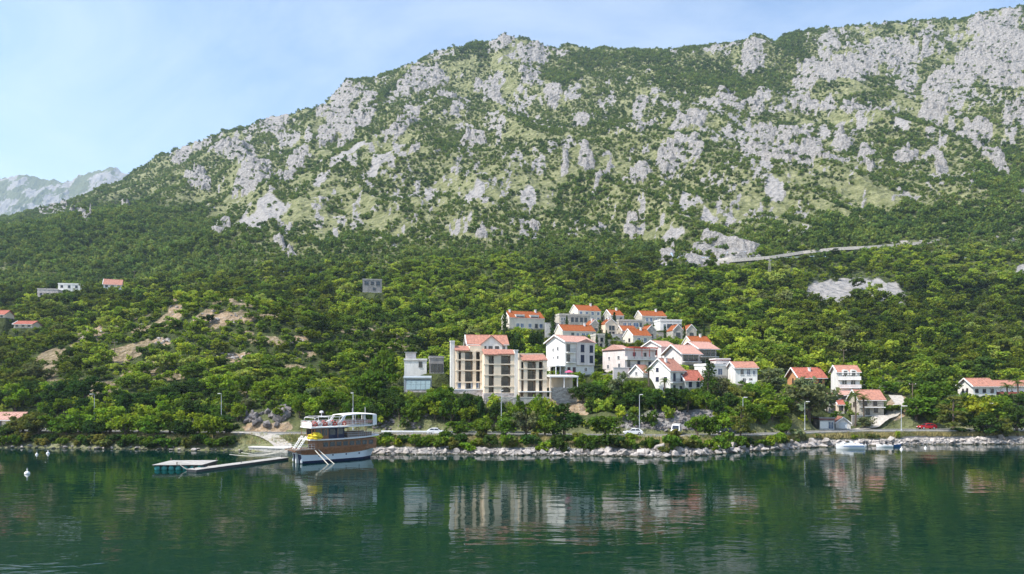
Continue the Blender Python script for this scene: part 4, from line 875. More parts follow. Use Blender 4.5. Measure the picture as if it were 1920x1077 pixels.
for (pa, pb, py0, py1, Y, mt, lab) in ((800, 848, 736, 762, 176, 'stone_pink', 'pinkish stone retaining wall below the tilted panels'), (962, 1030, 746, 758, 166, 'concrete', 'grey concrete garden wall below the cream block nearest the tall white house'),
      (1138, 1172, 638, 653, 243, 'stone_warm', 'pale retaining wall below the gable villas'), (1022, 1048, 606, 624, 262, 'pale_concrete', 'pale retaining wall beside the cypress and the dormer villa'), (1128, 1190, 702, 716, 198, 'stone_pink', 'pinkish garden wall in front of the pergola house'),
      (1148, 1166, 627, 636, 254, 'pale_concrete', 'short pale terrace wall between the gable villas'), (1232, 1262, 624, 634, 262, 'stone', 'short stone terrace wall between the low stone villa and the twins'),
      (1612, 1662, 722, 742, 201, 'pale_concrete', 'pale retaining wall beside the tall terraced house'), (1598, 1662, 780, 791, 179, 'concrete', 'grey terrace wall below the stone house'), (1035, 1082, 728, 742, 176, 'stone', 'stone retaining wall under the carport'), (1150, 1180, 690, 700, 190, 'pinkish', 'low pinkish wall in front of the pergola house corner')):
    a_, b_ = P(pa, py1, Y), P(pb, py1, Y+1); L = (b_-a_).length; hh_ = (py1-py0)*Y/F
    t = thing('retaining_wall', lab, 'wall', a_, math.atan2(b_.y-a_.y, b_.x-a_.x))
    MB().box(0, L, 0, 0.45, -3, hh_).build('wall', mt, t); MB().box(-0.05, L+0.05, -0.06, 0.5, hh_+0.003, hh_+0.12).build('coping', 'pale_concrete', t)

# ------------------------------------------------------------------ rays onto the ground
_Ys = np.concatenate([np.arange(125, 300, 0.5), np.arange(300, 1105, 1.5)])
def hit(px, py, ymin=0):
    x = (px-CX)/F*_Ys; z = terrain(x, _Ys)[0]; r = CZ+(HY-py)/F*_Ys
    k = np.nonzero((z >= r) & (_Ys > ymin))[0]
    i = k[0] if len(k) else len(_Ys)-1
    return Vector((x[i], _Ys[i], z[i]))
def ground_at(px, Y): return Vector(((px-CX)/F*Y, Y, gz((px-CX)/F*Y, Y)))

# ------------------------------------------------------------------ upper mountain road
pts = [hit(p, q, 360) for p, q in ((1320, 498), (1370, 493), (1440, 486), (1500, 476), (1560, 470), (1630, 465), (1700, 460), (1756, 453))]
mb = MB(); v = []
for i, p in enumerate(pts):
    dd = (pts[min(i+1, len(pts)-1)]-pts[max(i-1, 0)]); dd.z = 0; dd.normalize(); nn = Vector((-dd.y, dd.x, 0))
    v += [p-nn*2.6+Vector((0, 0, 0.8)), p+nn*2.6+Vector((0, 0, 0.8)), p-nn*3.2-Vector((0, 0, 1.2)), p+nn*4.2+Vector((0, 0, 2.0+1.6*math.sin(i*2.3))), p+nn*8+Vector((0, 0, 3))]
f = []
for i in range(len(pts)-1):
    a, b = 5*i, 5*i+5; f += [(a, b, b+1, a+1), (a+2, b+2, b, a), (a+1, b+1, b+3, a+3), (a+3, b+3, b+4, a+4)]
mb.add(v, f); tag(mb.build('mountain_road', 'gravel'), kind='structure')
# gravel drive to the jetty and the drive beside the stone house
def drive(name, P0, wd, mat, lift=0.12):
    v = []; f = []; pts = []
    for a, b in zip(P0[:-1], P0[1:]):
        for k in range(8): pts.append(((a[0]*(8-k)+b[0]*k)/8, (a[1]*(8-k)+b[1]*k)/8))
    pts.append(P0[-1][:2]); pts = [Vector((*p, 0)) for p in pts]
    for i, p in enumerate(pts):
        d_ = (pts[min(i+1, len(pts)-1)]-pts[max(i-1, 0)]).normalized(); n_ = Vector((-d_.y, d_.x, 0))*wd/2
        for s in (-1, -0.4, 0.4, 1): q = p+n_*s; v.append((q.x, q.y, max(gz(q.x, q.y)*0.35+gz(p.x, p.y)*0.65, gz(q.x, q.y)-0.02)+lift))
        if i:
            for k in range(3): f.append((4*i-4+k, 4*i-3+k, 4*i+1+k, 4*i+k))
    return tag(MB().add(v, f).build(name, mat), kind='structure')
drive('path', [tuple(ground_at(438, 161))[:2], tuple(ground_at(478, 158))[:2], tuple(ground_at(510, 153))[:2], tuple(ground_at(530, 148))[:2], tuple(ground_at(533, 144.5))[:2]], 3.6, 'gravel')
drive('path', [tuple(ground_at(1590, 172))[:2], tuple(ground_at(1630, 175))[:2], tuple(ground_at(1664, 179))[:2], tuple(ground_at(1692, 186))[:2], tuple(ground_at(1678, 197))[:2]], 3.4, 'gravel', 0.18)

# ------------------------------------------------------------------ jetty, floating pontoon, raft
a, b = P(468, 846, 147.5), P(541, 848.5, 144)
j = thing('jetty', 'low pale stone jetty at the end of the gravel path', 'jetty', (a.x, a.y, 0), math.atan2(b.y-a.y, b.x-a.x))
L = (b-a).length
MB().box(0, L, -0.3, 3.6, -2, 0.75).build('base', 'stone', j); MB().box(-0.1, L+0.1, -0.42, 3.7, 0.753, 0.98).build('deck_slab', 'pale_concrete', j)
def pont(name, label, p0, p1, wd):
    a = P(*p0, F*CZ/(p0[1]-HY)); b = P(*p1, F*CZ/(p1[1]-HY)); L = (b-a).length
    t = thing(name, label, 'pontoon', (a.x, a.y, 0), math.atan2(b.y-a.y, b.x-a.x))
    n = 4
    for k in range(n):
        MB().box(L*k/n+0.04, L*(k+1)/n-0.04, 0.12, wd-0.12, -0.35, 0.32).build('float', 'darkmetal', t)
    st = MB().box(0, L, 0, 0.12, 0.0, 0.37).box(0, L, wd-0.12, wd, 0.0, 0.37).build('stringer', 'darkmetal', t)
    nb = int(L/0.45); me = MB().box(0.01, L/nb-0.02, -0.06, wd+0.06, 0.373, 0.43).mesh('plank', 'concrete')
    for k in range(nb): link('plank', me, t, (L*k/nb, 0, random.uniform(-0.006, 0.006)))
    for x in (0.5, L*0.5, L-0.6): MB().tube([(x, wd*0.5, 0.5), (x, wd*0.5, 0.85)], 0.09, 8).build('bollard', 'darkmetal', t)
    return t
pont('pontoon', 'long pale floating pontoon leading to the stern of the tour boat', (368, 886), (541, 862.5), 2.3)
c = P(286, 882, 114.5); r = thing('raft', 'square floating raft with teal barrels and a grey deck', 'raft', (c.x, c.y, 0), math.radians(2))
W_, D_ = 8.3, 6.5
MB().box(0, W_, 0, D_, 0.72, 0.86).build('frame', 'darkmetal', r)
for k in range(7):
    o = MB(); x = 0.65+k*1.16
    n = 10; pr = [(0.0, 0), (0.44, 0.05), (0.47, 0.3), (0.44, 0.55), (0.47, 0.8), (0.44, 1.05), (0.0, 1.1)]
    vs = []; 
    for rr_, yy in pr:
        for q in range(n): tt = 2*math.pi*q/n; vs.append((x+rr_*math.cos(tt), yy+0.1, 0.26+rr_*math.sin(tt)))
    fs = [(i*n+q, i*n+(q+1)%n, (i+1)*n+(q+1)%n, (i+1)*n+q) for i in range(len(pr)-1) for q in range(n)]
    o.add(vs, fs).build('barrel', 'teal', r, smooth=True)
for x in (0.1, W_-1.2): MB().box(x, x+1.0, 1.3, D_-0.1, -0.3, 0.70).build('float', 'darkmetal', r)
nb = 18; me = MB().box(0.015, W_/nb-0.015, -0.15, D_+0.1, 0.863, 0.93).mesh('plank', 'concrete')
for k in range(nb): link('plank', me, r, (W_*k/nb, 0, random.uniform(-0.01, 0.01)))
for x, y in ((0.2, D_-0.2), (W_-0.2, D_-0.2), (W_*0.48, 0.1)): MB().tube([(x, y, 0.9), (x, y, 1.35)], 0.1, 8).build('bollard', 'wood', r)
rp = MB(); A = Vector((c.x+4.3, c.y+0.0, 1.25)); B = Vector((-50.9, 114.6, 0.7)); pp = [A.lerp(B, k/10)+Vector((0, 0, -1.15*math.sin(math.pi*k/10)**0.8 if k not in (0, 10) else 0)) for k in range(11)]
tag(rp.tube(pp, 0.06, 6).build('mooring_rope', 'rope'), 'pale rope sagging between the raft and the pontoon', 'rope')

# ------------------------------------------------------------------ tour boat
bt = thing('tour_boat', 'wooden two deck tour boat with white hull moored at the pontoon', 'boat', (-39.6, 125.0, 0), math.radians(40))
LB = 16.6
def hull_section(s):   # s 0 stern .. 1 bow : half beam at deck, half beam at waterline, sheer z
    hb = 2.45*(1-max(0, (s-0.62)/0.38)**2.3)*(0.90+0.10*min(1, s/0.2)); wb_ = hb*0.80*(1-max(0, (s-0.70)/0.30)**2*0.75)
    return max(hb, 0.06), max(wb_, 0.03), 2.5+0.95*max(0, (s-0.45)/0.55)**2+0.25*max(0, (0.25-s)/0.25)**2
ns = 25; bands = {'hull': [], 'bulwark': [], 'boot': []}
def ring(s, zf):
    hb, wb_, sh = hull_section(s); x0 = LB*s
    rake = 1.5*max(0, (s-0.75)/0.25)
    rows_ = [(-0.6, 0.55), (0.0, 0.9), (0.34, 1.0), (0.8, 1.0)]
    z = zf if zf < 5 else sh
    tt = max(0, min(1, z/sh)); hw = (wb_*(1-tt**0.75) + hb*tt**0.75)*(0.5 if z < -0.5 else 1)
    x = x0-rake*(1-tt)+(0.55*(1-tt) if s == 0 else 0)
    return x, hw
def loft(zlist, mat, name):
    v = []; f = []
    for i in range(ns):
        s = i/(ns-1); sh = hull_section(s)[2]
        for z in zlist:
            zz = sh*z[1] if isinstance(z, tuple) else z
            x, hw = ring(s, zz); v.append((x, -hw, zz))
        for z in zlist:
            zz = sh*z[1] if isinstance(z, tuple) else z
            x, hw = ring(s, zz); v.append((x, hw, zz))
    m_ = len(zlist)
    for i in range(ns-1):
        for side in (0, m_):
            for k in range(m_-1):
                a = i*2*m_+side+k; b = (i+1)*2*m_+side+k; f.append((a, b, b+1, a+1))
    f.append(tuple(range(m_)) + tuple(range(2*m_-1, m_-1, -1)))
    e = (ns-1)*2*m_; f.append(tuple(range(e, e+m_)) + tuple(range(e+2*m_-1, e+m_-1, -1)))
    return MB().add(v, f).build(name, mat, bt, smooth=False)
loft([-0.6, 0.0, 0.42], 'boot', 'boot_stripe'); loft([0.42, 0.8, ('s', 0.46), ('s', 0.62)], 'hullwhite', 'hull'); loft([('s', 0.62), ('s', 0.8), ('s', 1.0)], 'varnish', 'bulwark')
# rubbing strake and transom panels
for s_ in (-1, 1):
    MB().tube([(ring(i/24, hull_section(i/24)[2]*0.62)[0], s_*(ring(i/24, hull_section(i/24)[2]*0.62)[1]+0.03), hull_section(i/24)[2]*0.62) for i in range(25)], 0.07, 6).build('rubbing_strake', 'varnish', bt)
    tx = lambda z: 0.55*(1-z/2.8)
    MB().prism([(tx(0.45)-0.05, 0.45), (tx(1.6)-0.05, 1.6), (tx(1.6)+0.08, 1.6), (tx(0.45)+0.08, 0.45)], 'y', 0.32 if s_ > 0 else -1.75, 1.75 if s_ > 0 else -0.32).build('transom_panel', 'boot', bt)
MB().box(0.0, 0.5, -0.17, 0.17, -0.4, 1.9).build('rudder_post', 'trim', bt)
MB().box(-1.1, 3.4, -2.5, 2.5, 2.30, 2.48).build('stern_deck', 'varnish', bt)
MB().box(-1.15, 3.3, -2.55, 2.55, 2.483, 2.53).build('stern_planking', 'wood', bt)
# main cabin
cab = MB().prism([(3.2, 2.0), (15.4, 2.0), (15.4, 4.05), (3.2, 4.0)], 'y', -2.05, 2.05).build('main_cabin', 'varnish', bt)
for s_ in (-1, 1):
    for k in range(8):
        x = 4.4+k*1.33; hw = min(2.05, hull_section(x/LB)[0]-0.1)
        w_ = MB().box(x, x+0.95, s_*2.06-0.03, s_*2.06+0.03, 2.85, 3.62).build('window', 'glass', cab); MB().box(x-0.06, x+1.01, s_*2.06-0.05, s_*2.06+0.05, 3.623, 3.69).build('frame', 'wood', w_)
# main deck roof / upper deck floor, sheer line white edge
dk = []
def deckplate(name, z0, z1, x0, x1, hb, mat, curve=0.0):
    v = []; n = 12
    for k in range(n+1):
        s = k/n; x = x0+(x1-x0)*s; h_ = hb*(1-max(0, (s-0.7)/0.3)**2*0.42); zc = curve*(s-0.35)**2
        v += [(x, -h_, z0+zc), (x, h_, z0+zc), (x, h_, z1+zc), (x, -h_, z1+zc)]
    f = [(0,1,2,3), (4*n, 4*n+3, 4*n+2, 4*n+1)]
    for k in range(n):
        a, b = 4*k, 4*k+4
        for q in range(4): f.append((a+q, b+q, b+(q+1)%4, a+(q+1)%4))
    return MB().add(v, f).build(name, mat, bt)
deckplate('upper_deck', 4.06, 4.26, 1.6, 16.3, 2.6, 'trim', 0.8)
deckplate('sun_deck', 6.35, 6.55, 1.9, 15.4, 2.5, 'trim', 0.0)
# wheelhouse with windows, posts
wh = MB().box(5.6, 8.8, -1.75, 1.75, 4.2, 6.3).build('wheelhouse', 'navy', bt)
for k in range(2):
    for s_ in (-1, 1): MB().box(5.8+k*1.5, 7.0+k*1.5, s_*1.76-0.02, s_*1.76+0.02, 5.0, 6.05).build('window', 'glass', wh)
sal = MB().box(2.8, 5.58, -1.8, 1.8, 4.25, 6.3).build('stern_saloon', 'varnish', bt)
for k in range(3): MB().box(2.76, 2.8, -1.6+k*1.1, -0.7+k*1.1, 4.9, 6.1).build('window', 'glass', sal)
for s_ in (-1, 1):
    for k in range(2): MB().box(3.0+k*1.25, 4.05+k*1.25, s_*1.81-0.02, s_*1.81+0.02, 4.9, 6.1).build('window', 'glass', sal)
for x in (2.1, 4.6, 7.2, 9.4, 11.4, 13.2, 15.0):
    for s_ in (-1, 1): MB().tube([(x, s_*2.3*(1-max(0, (x-11)/5)**2*0.35), 4.2), (x, s_*2.3*(1-max(0, (x-11)/5)**2*0.35), 6.36)], 0.05, 6).build('post', 'varnish', bt)
for y in (-1.2, 1.2): MB().box(9.4, 14.6, y-0.5, y+0.5, 4.3, 4.75).box(9.4, 14.6, y-0.5+(0.9 if y > 0 else 0), y-0.4+(0.9 if y > 0 else 0), 4.753, 5.25).build('bench', 'wood', bt)
MB().box(9.0, 15.0, -0.35, 0.35, 4.9, 4.98).build('table', 'varnish', bt)
def rail_loop(name, x0, x1, hb, z, hh_, mat, nb_=16, taper=0.35, fill=None):
    pts = []
    for k in range(nb_+1):
        x = x0+(x1-x0)*k/nb_; pts.append((x, hb*(1-max(0, (k/nb_-0.6)/0.4)**2*taper)))
    b = MB()
    for s_ in (-1, 1):
        for zz in (z+hh_, z+hh_*0.55, z+0.12): b.tube([(x, s_*y, zz) for x, y in pts], 0.025, 5)
        for x, y in pts: b.tube([(x, s_*y, z), (x, s_*y, z+hh_)], 0.022, 5)
    for zz in (z+hh_, z+hh_*0.55): b.tube([(x0, -hb, zz), (x0, hb, zz)], 0.025, 5)
    return b.build(name, mat, bt)
rail_loop('upper_railing', 9.2, 15.8, 2.4, 4.32, 0.95, 'metal'); rail_loop('sun_deck_railing', 2.0, 15.2, 2.42, 6.55, 1.0, 'trim', 22)
rail_loop('stern_railing', -1.0, 2.6, 2.4, 2.5, 1.0, 'metal', 6, 0.0)
for s_ in (-1, 1): MB().box(2.1, 8.2, s_*2.38-0.015, s_*2.38+0.015, 6.66, 7.15).build('railing_panel', 'roof_pink', bt)
MB().box(2.06, 2.1, -2.3, 2.3, 6.66, 7.42).build('railing_panel', 'pinkish', bt)
# lifebuoys and benches on the sun deck
for k in range(7):
    for s_ in (-1, 1):
        n = 14; v = []; f = []
        for i in range(n):
            for q in range(6):
                A_ = 2*math.pi*i/n; B_ = 2*math.pi*q/6; rr_ = 0.33+0.09*math.cos(B_)
                v.append((2.7+k*0.95+rr_*math.cos(A_), s_*2.5+0.09*math.sin(B_), 7.05+rr_*math.sin(A_)))
        for i in range(n):
            for q in range(6): f.append((i*6+q, i*6+(q+1)%6, ((i+1)%n)*6+(q+1)%6, ((i+1)%n)*6+q))
        MB().add(v, f).build('lifebuoy', 'redplastic' if k % 2 == 0 else 'trim', bt)
for y in (-1.7, 0, 1.7): MB().box(8.8, 14.6, y-0.3, y+0.3, 6.9, 7.0).box(8.8, 14.6, y-0.35, y-0.28, 7.003, 7.45).build('sun_deck_bench', 'roof_pink', bt)
# canopy over the sun deck: arched white cover
v = []; n = 10
for k in range(n+1):
    s = k/n; x = 8.4+6.9*s; zc = 8.45+0.30*math.sin(math.pi*(0.12+0.8*s)); 
    for q in range(7):
        y = -2.35+4.7*q/6; v.append((x, y, zc+0.16*math.cos((q-3)/3*1.4)))
f = [(k*7+q, k*7+q+1, (k+1)*7+q+1, (k+1)*7+q) for k in range(n) for q in range(6)]
m0 = len(v); v += [(a, b, c-0.14) for a, b, c in v]; f += [(i+m0, j_+m0, k_+m0, l_+m0) for (i, j_, k_, l_) in [(a, d, c, b) for (a, b, c, d) in f]]
for k in range(n): f += [(k*7, (k+1)*7, (k+1)*7+m0, k*7+m0), (k*7+6, (k+1)*7+6, (k+1)*7+6+m0, k*7+6+m0)]
f += [tuple(range(7))+tuple(range(m0+6, m0-1, -1)), tuple(range(n*7, n*7+7))+tuple(range(m0+n*7+6, m0+n*7-1, -1))]
MB().add(v, f).build('canopy', 'trim', bt)
for s_ in (-1, 1):
    MB().box(14.5, 15.3, s_*2.3-0.09, s_*2.3+0.09, 6.55, 8.55).build('canopy_arch', 'trim', bt)
    MB().prism([(7.6, 7.4), (8.1, 7.4), (8.9, 8.5), (8.4, 8.55)], 'y', s_*2.3-0.09, s_*2.3+0.09).build('canopy_arch', 'trim', bt)
    MB().tube([(10.8, s_*2.3, 6.5), (10.8, s_*2.3, 8.6)], 0.05).tube([(12.8, s_*2.3, 6.5), (12.8, s_*2.3, 8.6)], 0.05).build('canopy_post', 'trim', bt)
    MB().tube([(2.2, s_*2.3, 6.5), (2.7, s_*2.3, 8.2), (3.4, s_*2.3, 8.38), (7.6, s_*2.3, 8.3), (8.6, s_*2.3, 8.4)], 0.055).tube([(5.4, s_*2.3, 6.5), (5.4, s_*2.3, 8.34)], 0.04).tube([(7.5, s_*2.3, 6.5), (7.5, s_*2.3, 8.3)], 0.04).build('awning_frame', 'trim', bt)
MB().tube([(2.75, -2.3, 8.2), (2.75, 2.3, 8.2)], 0.05).tube([(5.4, -2.3, 8.34), (5.4, 2.3, 8.34)], 0.05).build('awning_frame', 'trim', bt)
for (x, y, z0, z1, rr_) in ((10.2, -2.2, 6.5, 9.9, 0.06), (15.0, 1.8, 6.5, 9.9, 0.055)): MB().tube([(x, y, z0), (x, y, z1)], [rr_, rr_*0.6], 8).build('mast', 'trim', bt)
rd = MB().tube([(5.0, 0, 8.3), (5.0, 0, 9.0)], 0.06).build('radar_mast', 'trim', bt); MB().lathe([(0.1,9.0),(0.34,9.05),(0.36,9.25),(0.28,9.4),(0.05,9.45)], 5.0, 0).build('radar_dome', 'trim', rd)
# yellow tarpaulin bundle, stern ladders, gangway planks, life raft box
bm_ = bmesh.new(); bmesh.ops.create_icosphere(bm_, subdivisions=3, radius=1)
for v_ in bm_.verts:
    p = v_.co; k = 1+0.18*math.sin(p.x*7+p.y*5)+0.12*math.sin(p.z*9+p.x*3); v_.co = Vector((p.x*1.35*k, p.y*0.75*k, max(p.z, -0.5)*0.72*k))
me = bpy.data.meshes.new('tarpaulin'); bm_.to_mesh(me); bm_.free(); me.materials.append(M['yellow'])
o = link('tarpaulin_bundle', me, bt, (2.9, -2.0, 4.75))
for y in (-1.7, 0.2):
    b = MB()
    for dy in (0, 0.75): b.tube([(-0.2, y+dy, 2.5), (1.5, y+dy, 4.9)], 0.07)
    for k in range(7): b.box(-0.1+k*0.24, 0.15+k*0.24, y, y+0.75, 2.75+k*0.33, 2.79+k*0.33)
    b.build('ladder', 'trim', bt)
gw = MB(); gw.tube([(2.6, -2.5, 2.35), (3.6, -6.2, -0.15)], 0.09).tube([(3.3, -2.5, 2.35), (4.9, -5.9, -0.15)], 0.09).build('mooring_boom', 'rope', bt)
for k in range(2): MB().lathe([(0.02,0.05),(0.17,0.15),(0.2,0.45),(0.17,0.75),(0.03,0.85)], 0.3+k*0.01, -1.9+k*3.75).build('fender', 'trim', bt)
for k in range(4): MB().wheel((3.5+k*2.7, -2.28, 1.25), 0.14, 0.12, 'y', 10).build('porthole', 'boot', bt)
for (A, B) in (((-1.0, 2.0, 2.5), (-4.6, 15.5, 1.0)), ((-1.0, 0.4, 2.5), (-7.5, 13.5, 1.0))):
    A = bt.matrix_basis @ Vector(A) if False else Vector((-39.6, 125, 0)) + Matrix.Rotation(math.radians(40), 3, 'Z') @ Vector(A)
    B = Vector((-39.6, 125, 0)) + Matrix.Rotation(math.radians(40), 3, 'Z') @ Vector(B)
    lab = 'upper' if A.x < -41.5 else 'lower'
    tag(MB().tube([A.lerp(B, k/10)+Vector((0, 0, -0.7*math.sin(math.pi*k/10))) for k in range(11)], 0.05, 5).build('mooring_rope', 'rope'), '%s of the two pale ropes from the tour boat stern to the jetty' % lab, 'rope')

# ------------------------------------------------------------------ small boats and buoys
def small_boat(name, label, px, py, Ln, bw, hgt, yaw, cabin, mats, cat='boat'):
    Y = F*CZ/(py-HY); c = P(px, py, Y); t = thing(name, label, cat, (c.x, c.y, 0), math.radians(yaw))
    v = []; f = []; n = 12
    for i in range(n+1):
        s = i/n; hb = bw/2*(1-max(0, (s-0.45)/0.55)**2.2)*(0.9+0.1*min(1, s*4)); sh = hgt*(1+0.25*s*s); x = Ln*(s-0.5)
        for (q, zz) in ((0.0, -0.25), (0.78, 0.0), (0.95, sh*0.55), (1.0, sh)): v.append((x+(0.0 if zz > 0.2 else -0.04*Ln*max(0, s-0.7)), -max(hb*q, 0.01), zz))
        for (q, zz) in ((0.0, -0.25), (0.78, 0.0), (0.95, sh*0.55), (1.0, sh)): v.append((x+(0.0 if zz > 0.2 else -0.04*Ln*max(0, s-0.7)), max(hb*q, 0.01), zz))
    for i in range(n):
        for k in range(3):
            a = 8*i+k; f += [(a, a+8, a+9, a+1), (a+4, a+5, a+13, a+12)]
    f += [(0,1,2,3,7,6,5,4)]
    h_ = MB().add(v, f).build('hull', mats[0], t)
    dk_ = []; df = []
    for i in range(n+1):
        s = i/n; hb = bw/2*(1-max(0, (s-0.45)/0.55)**2.2)*(0.9+0.1*min(1, s*4)); dk_ += [(Ln*(s-0.5), -hb*0.97, hgt*(1+0.25*s*s)-0.03), (Ln*(s-0.5), hb*0.97, hgt*(1+0.25*s*s)-0.03)]
        if i: df.append((2*i-2, 2*i, 2*i+1, 2*i-1))
    MB().add(dk_, df).build('deck', mats[1], t)
    if cabin:
        MB().prism([(-Ln*0.1, hgt), (Ln*0.32, hgt), (Ln*0.22, hgt+0.55), (Ln*0.02, hgt+0.75), (-Ln*0.08, hgt+0.75)], 'y', -bw*0.32, bw*0.32).build('cabin', 'trim', t)
        MB().prism([(Ln*0.05, hgt+0.56), (Ln*0.26, hgt+0.3), (Ln*0.24, hgt+0.46), (Ln*0.05, hgt+0.82)], 'y', -bw*0.33, bw*0.33).build('windscreen', 'glass', t)
        b = MB()
        for s_ in (-1, 1): b.tube([(Ln*(0.0+0.06*k), s_*bw*0.42*(1-0.02*k*k), hgt*1.1+0.35) for k in range(8)], 0.025, 5)
        b.build('bow_rail', 'metal', t)
        for s_ in (-1, 1): MB().box(-Ln*0.45, Ln*0.3, s_*bw*0.475-0.02, s_*bw*0.475+0.02, hgt*0.55, hgt*0.72).build('hull_stripe', 'bluepaint', t)
    else:
        for x in (-0.25, 0.1): MB().box(Ln*x, Ln*x+0.3, -bw*0.42, bw*0.42, hgt+0.003, hgt+0.09).build('thwart', mats[2], t)
    MB().box(-Ln*0.5-0.28, -Ln*0.5+0.08, -0.16, 0.16, -0.2, hgt+0.45).box(-Ln*0.5-0.34, -Ln*0.5+0.1, -0.2, 0.2, hgt+0.453, hgt+0.75).build('outboard_motor', 'darkmetal', t)
    return t
small_boat('motorboat', 'white motorboat with blue stripe and windscreen moored near the rocks', 1593, 841, 6.0, 2.3, 0.85, 176, True, ('carwhite', 'trim', 'wood'))
small_boat('dinghy', 'small plain white dinghy moored beside the blue rowing boat', 1658, 838.5, 3.4, 1.5, 0.5, 168, False, ('carwhite', 'trim', 'wood'))
small_boat('rowing_boat', 'blue rowing boat moored beside the white dinghy', 1676, 837.5, 3.8, 1.5, 0.5, 10, False, ('bluepaint', 'trim', 'wood'))
small_boat('rowing_boat', 'small white rowing boat drawn close to the rocks behind the motorboat', 1608, 837, 3.6, 1.4, 0.5, 160, False, ('carwhite', 'trim', 'bluepaint'))
for (px, py, rr_, lab) in ((51, 889, 0.42, 'largest white mooring buoy near the left edge of the bay'), (90, 851, 0.35, 'white buoy close to the shore at left, right of its neighbour'), (69, 853, 0.28, 'small pale buoy close to the left shore, left of its neighbour'), (1690, 843.5, 0.32, 'white buoy in front of the blue rowing boat'), (1735, 841, 0.28, 'small white buoy right of the blue rowing boat off the rocks')):
    Y = F*CZ/(py-HY); c = P(px, py, Y); t = thing('buoy', lab, 'buoy', (c.x, c.y, 0), 0, 'mooring buoys')
    MB().lathe([(0.02,-rr_*0.6),(rr_*0.8,-rr_*0.4),(rr_,0.05),(rr_*0.85,rr_*0.65),(rr_*0.4,rr_),(rr_*0.18,rr_*1.15),(rr_*0.16,rr_*1.6),(rr_*0.3,rr_*1.75),(0.02,rr_*1.9)], n=14).build('float', 'trim', t, smooth=True)
    n = 10; MB().tube([(rr_*0.25*math.cos(a_*0.628), 0, rr_*2.0+rr_*0.25*math.sin(a_*0.628)) for a_ in range(11)], rr_*0.06, 5).build('ring', 'metal', t)

# ------------------------------------------------------------------ vehicles
def vehicle(name, label, px, off, yaw, paint, van=False):
    Y = float(np.interp(px, PX, road_Y))+off; t = thing(name, label, 'van' if van else 'car', ((px-CX)/F*Y, Y, ROADZ+0.03), math.radians(yaw), 'vehicles on the coast road')
    if van:
        low = [(-2.6,0.35),(2.55,0.35),(2.65,0.55),(2.6,1.05),(1.75,1.25),(-2.6,1.25)]; up = [(-2.6,1.253),(1.72,1.253),(1.05,2.15),(0.8,2.3),(-2.5,2.3),(-2.6,2.2)]; hw = 0.95; wb_ = (-1.55, 1.65)
        glass = [((-2.3,1.35),(-1.2,1.35),(-1.2,1.95),(-2.3,1.95)), ((-1.1,1.35),(0.0,1.35),(0.0,1.95),(-1.1,1.95)), ((0.1,1.35),(1.35,1.35),(0.9,1.95),(0.1,1.95))]; scr = [(1.72,1.30),(1.10,2.1)]
    else:
        low = [(-2.05,0.28),(2.05,0.28),(2.15,0.5),(2.05,0.72),(1.1,0.92),(-1.9,0.95),(-2.12,0.8),(-2.12,0.5)]; up = [(-1.95,0.95),(1.05,0.93),(0.35,1.40),(-0.2,1.47),(-1.0,1.45),(-1.6,1.22)]; hw = 0.86; wb_ = (-1.28, 1.32)
        glass = [((-1.55,0.98),(-0.45,0.98),(-0.45,1.36),(-1.1,1.36)), ((-0.37,0.98),(0.85,0.98),(0.28,1.36),(-0.37,1.36))]; scr = [(1.03,0.97),(0.38,1.39)]
    bd = MB().prism(low, 'y', -hw, hw).build('body', paint, t)
    v = []; n = len(up); zt = max(z for _, z in up); zb = min(z for _, z in up)
    for s_ in (-1, 1): v += [(x, s_*hw*(0.97-0.16*(z-zb)/(zt-zb)), z) for x, z in up]
    gh = MB().add(v, [tuple(range(n)), tuple(range(2*n-1, n-1, -1))]+[(i, i+n, (i+1)%n+n, (i+1)%n) for i in range(n)]).build('cabin', paint, t)
    for s_ in (-1, 1):
        for g_ in glass:
            yv = [s_*(hw*(0.97-0.16*(z-zb)/(zt-zb))+0.012) for _, z in g_]
            q = [(x, y, z) for (x, z), y in zip(g_, yv)]; q2 = [(x, y-s_*0.03, z) for x, y, z in q]
            MB().add(q+q2, [(0,1,2,3),(7,6,5,4),(0,4,5,1),(1,5,6,2),(2,6,7,3),(3,7,4,0)]).build('side_window', 'glass', gh)
    (xa, za), (xb, zb2) = scr; MB().add([(xa+0.02,-hw*0.8,za),(xa+0.02,hw*0.8,za),(xb+0.02,hw*0.72,zb2),(xb+0.02,-hw*0.72,zb2),(xa-0.03,-hw*0.8,za),(xa-0.03,hw*0.8,za),(xb-0.03,hw*0.72,zb2),(xb-0.03,-hw*0.72,zb2)], [(0,1,2,3),(7,6,5,4),(0,4,5,1),(1,5,6,2),(2,6,7,3),(3,7,4,0)]).build('windscreen', 'glass', gh)
    for x in wb_:
        for s_ in (-1, 1):
            wh_ = MB().wheel((x, s_*(hw-0.08), 0.33), 0.33, 0.22).build('wheel', 'rubber', t); MB().wheel((x, s_*(hw+0.035), 0.33), 0.19, 0.02, n=10).build('rim', 'metal', wh_)
    xf = max(x for x, _ in low); xr = min(x for x, _ in low)
    for s_ in (-1, 1):
        MB().box(xf-0.12, xf+0.02, s_*hw*0.75-0.17, s_*hw*0.75+0.17, 0.55, 0.70).build('headlight', 'trim', bd); MB().box(xr-0.02, xr+0.1, s_*hw*0.78-0.13, s_*hw*0.78+0.13, 0.6, 0.78).build('tail_light', 'redplastic', bd)
    MB().box(xf-0.1, xf+0.04, -hw*0.95, hw*0.95, 0.36, 0.5).box(xr-0.04, xr+0.1, -hw*0.95, hw*0.95, 0.36, 0.5).build('bumper', 'darkmetal', bd)
    return t
vehicle('car', 'white car driving below the cream apartment blocks', 818, -1.7, 0, 'carwhite')
vehicle('car', 'white car parked beside a street lamp in front of the dark rock cut', 1187, 1.4, 180, 'carwhite')
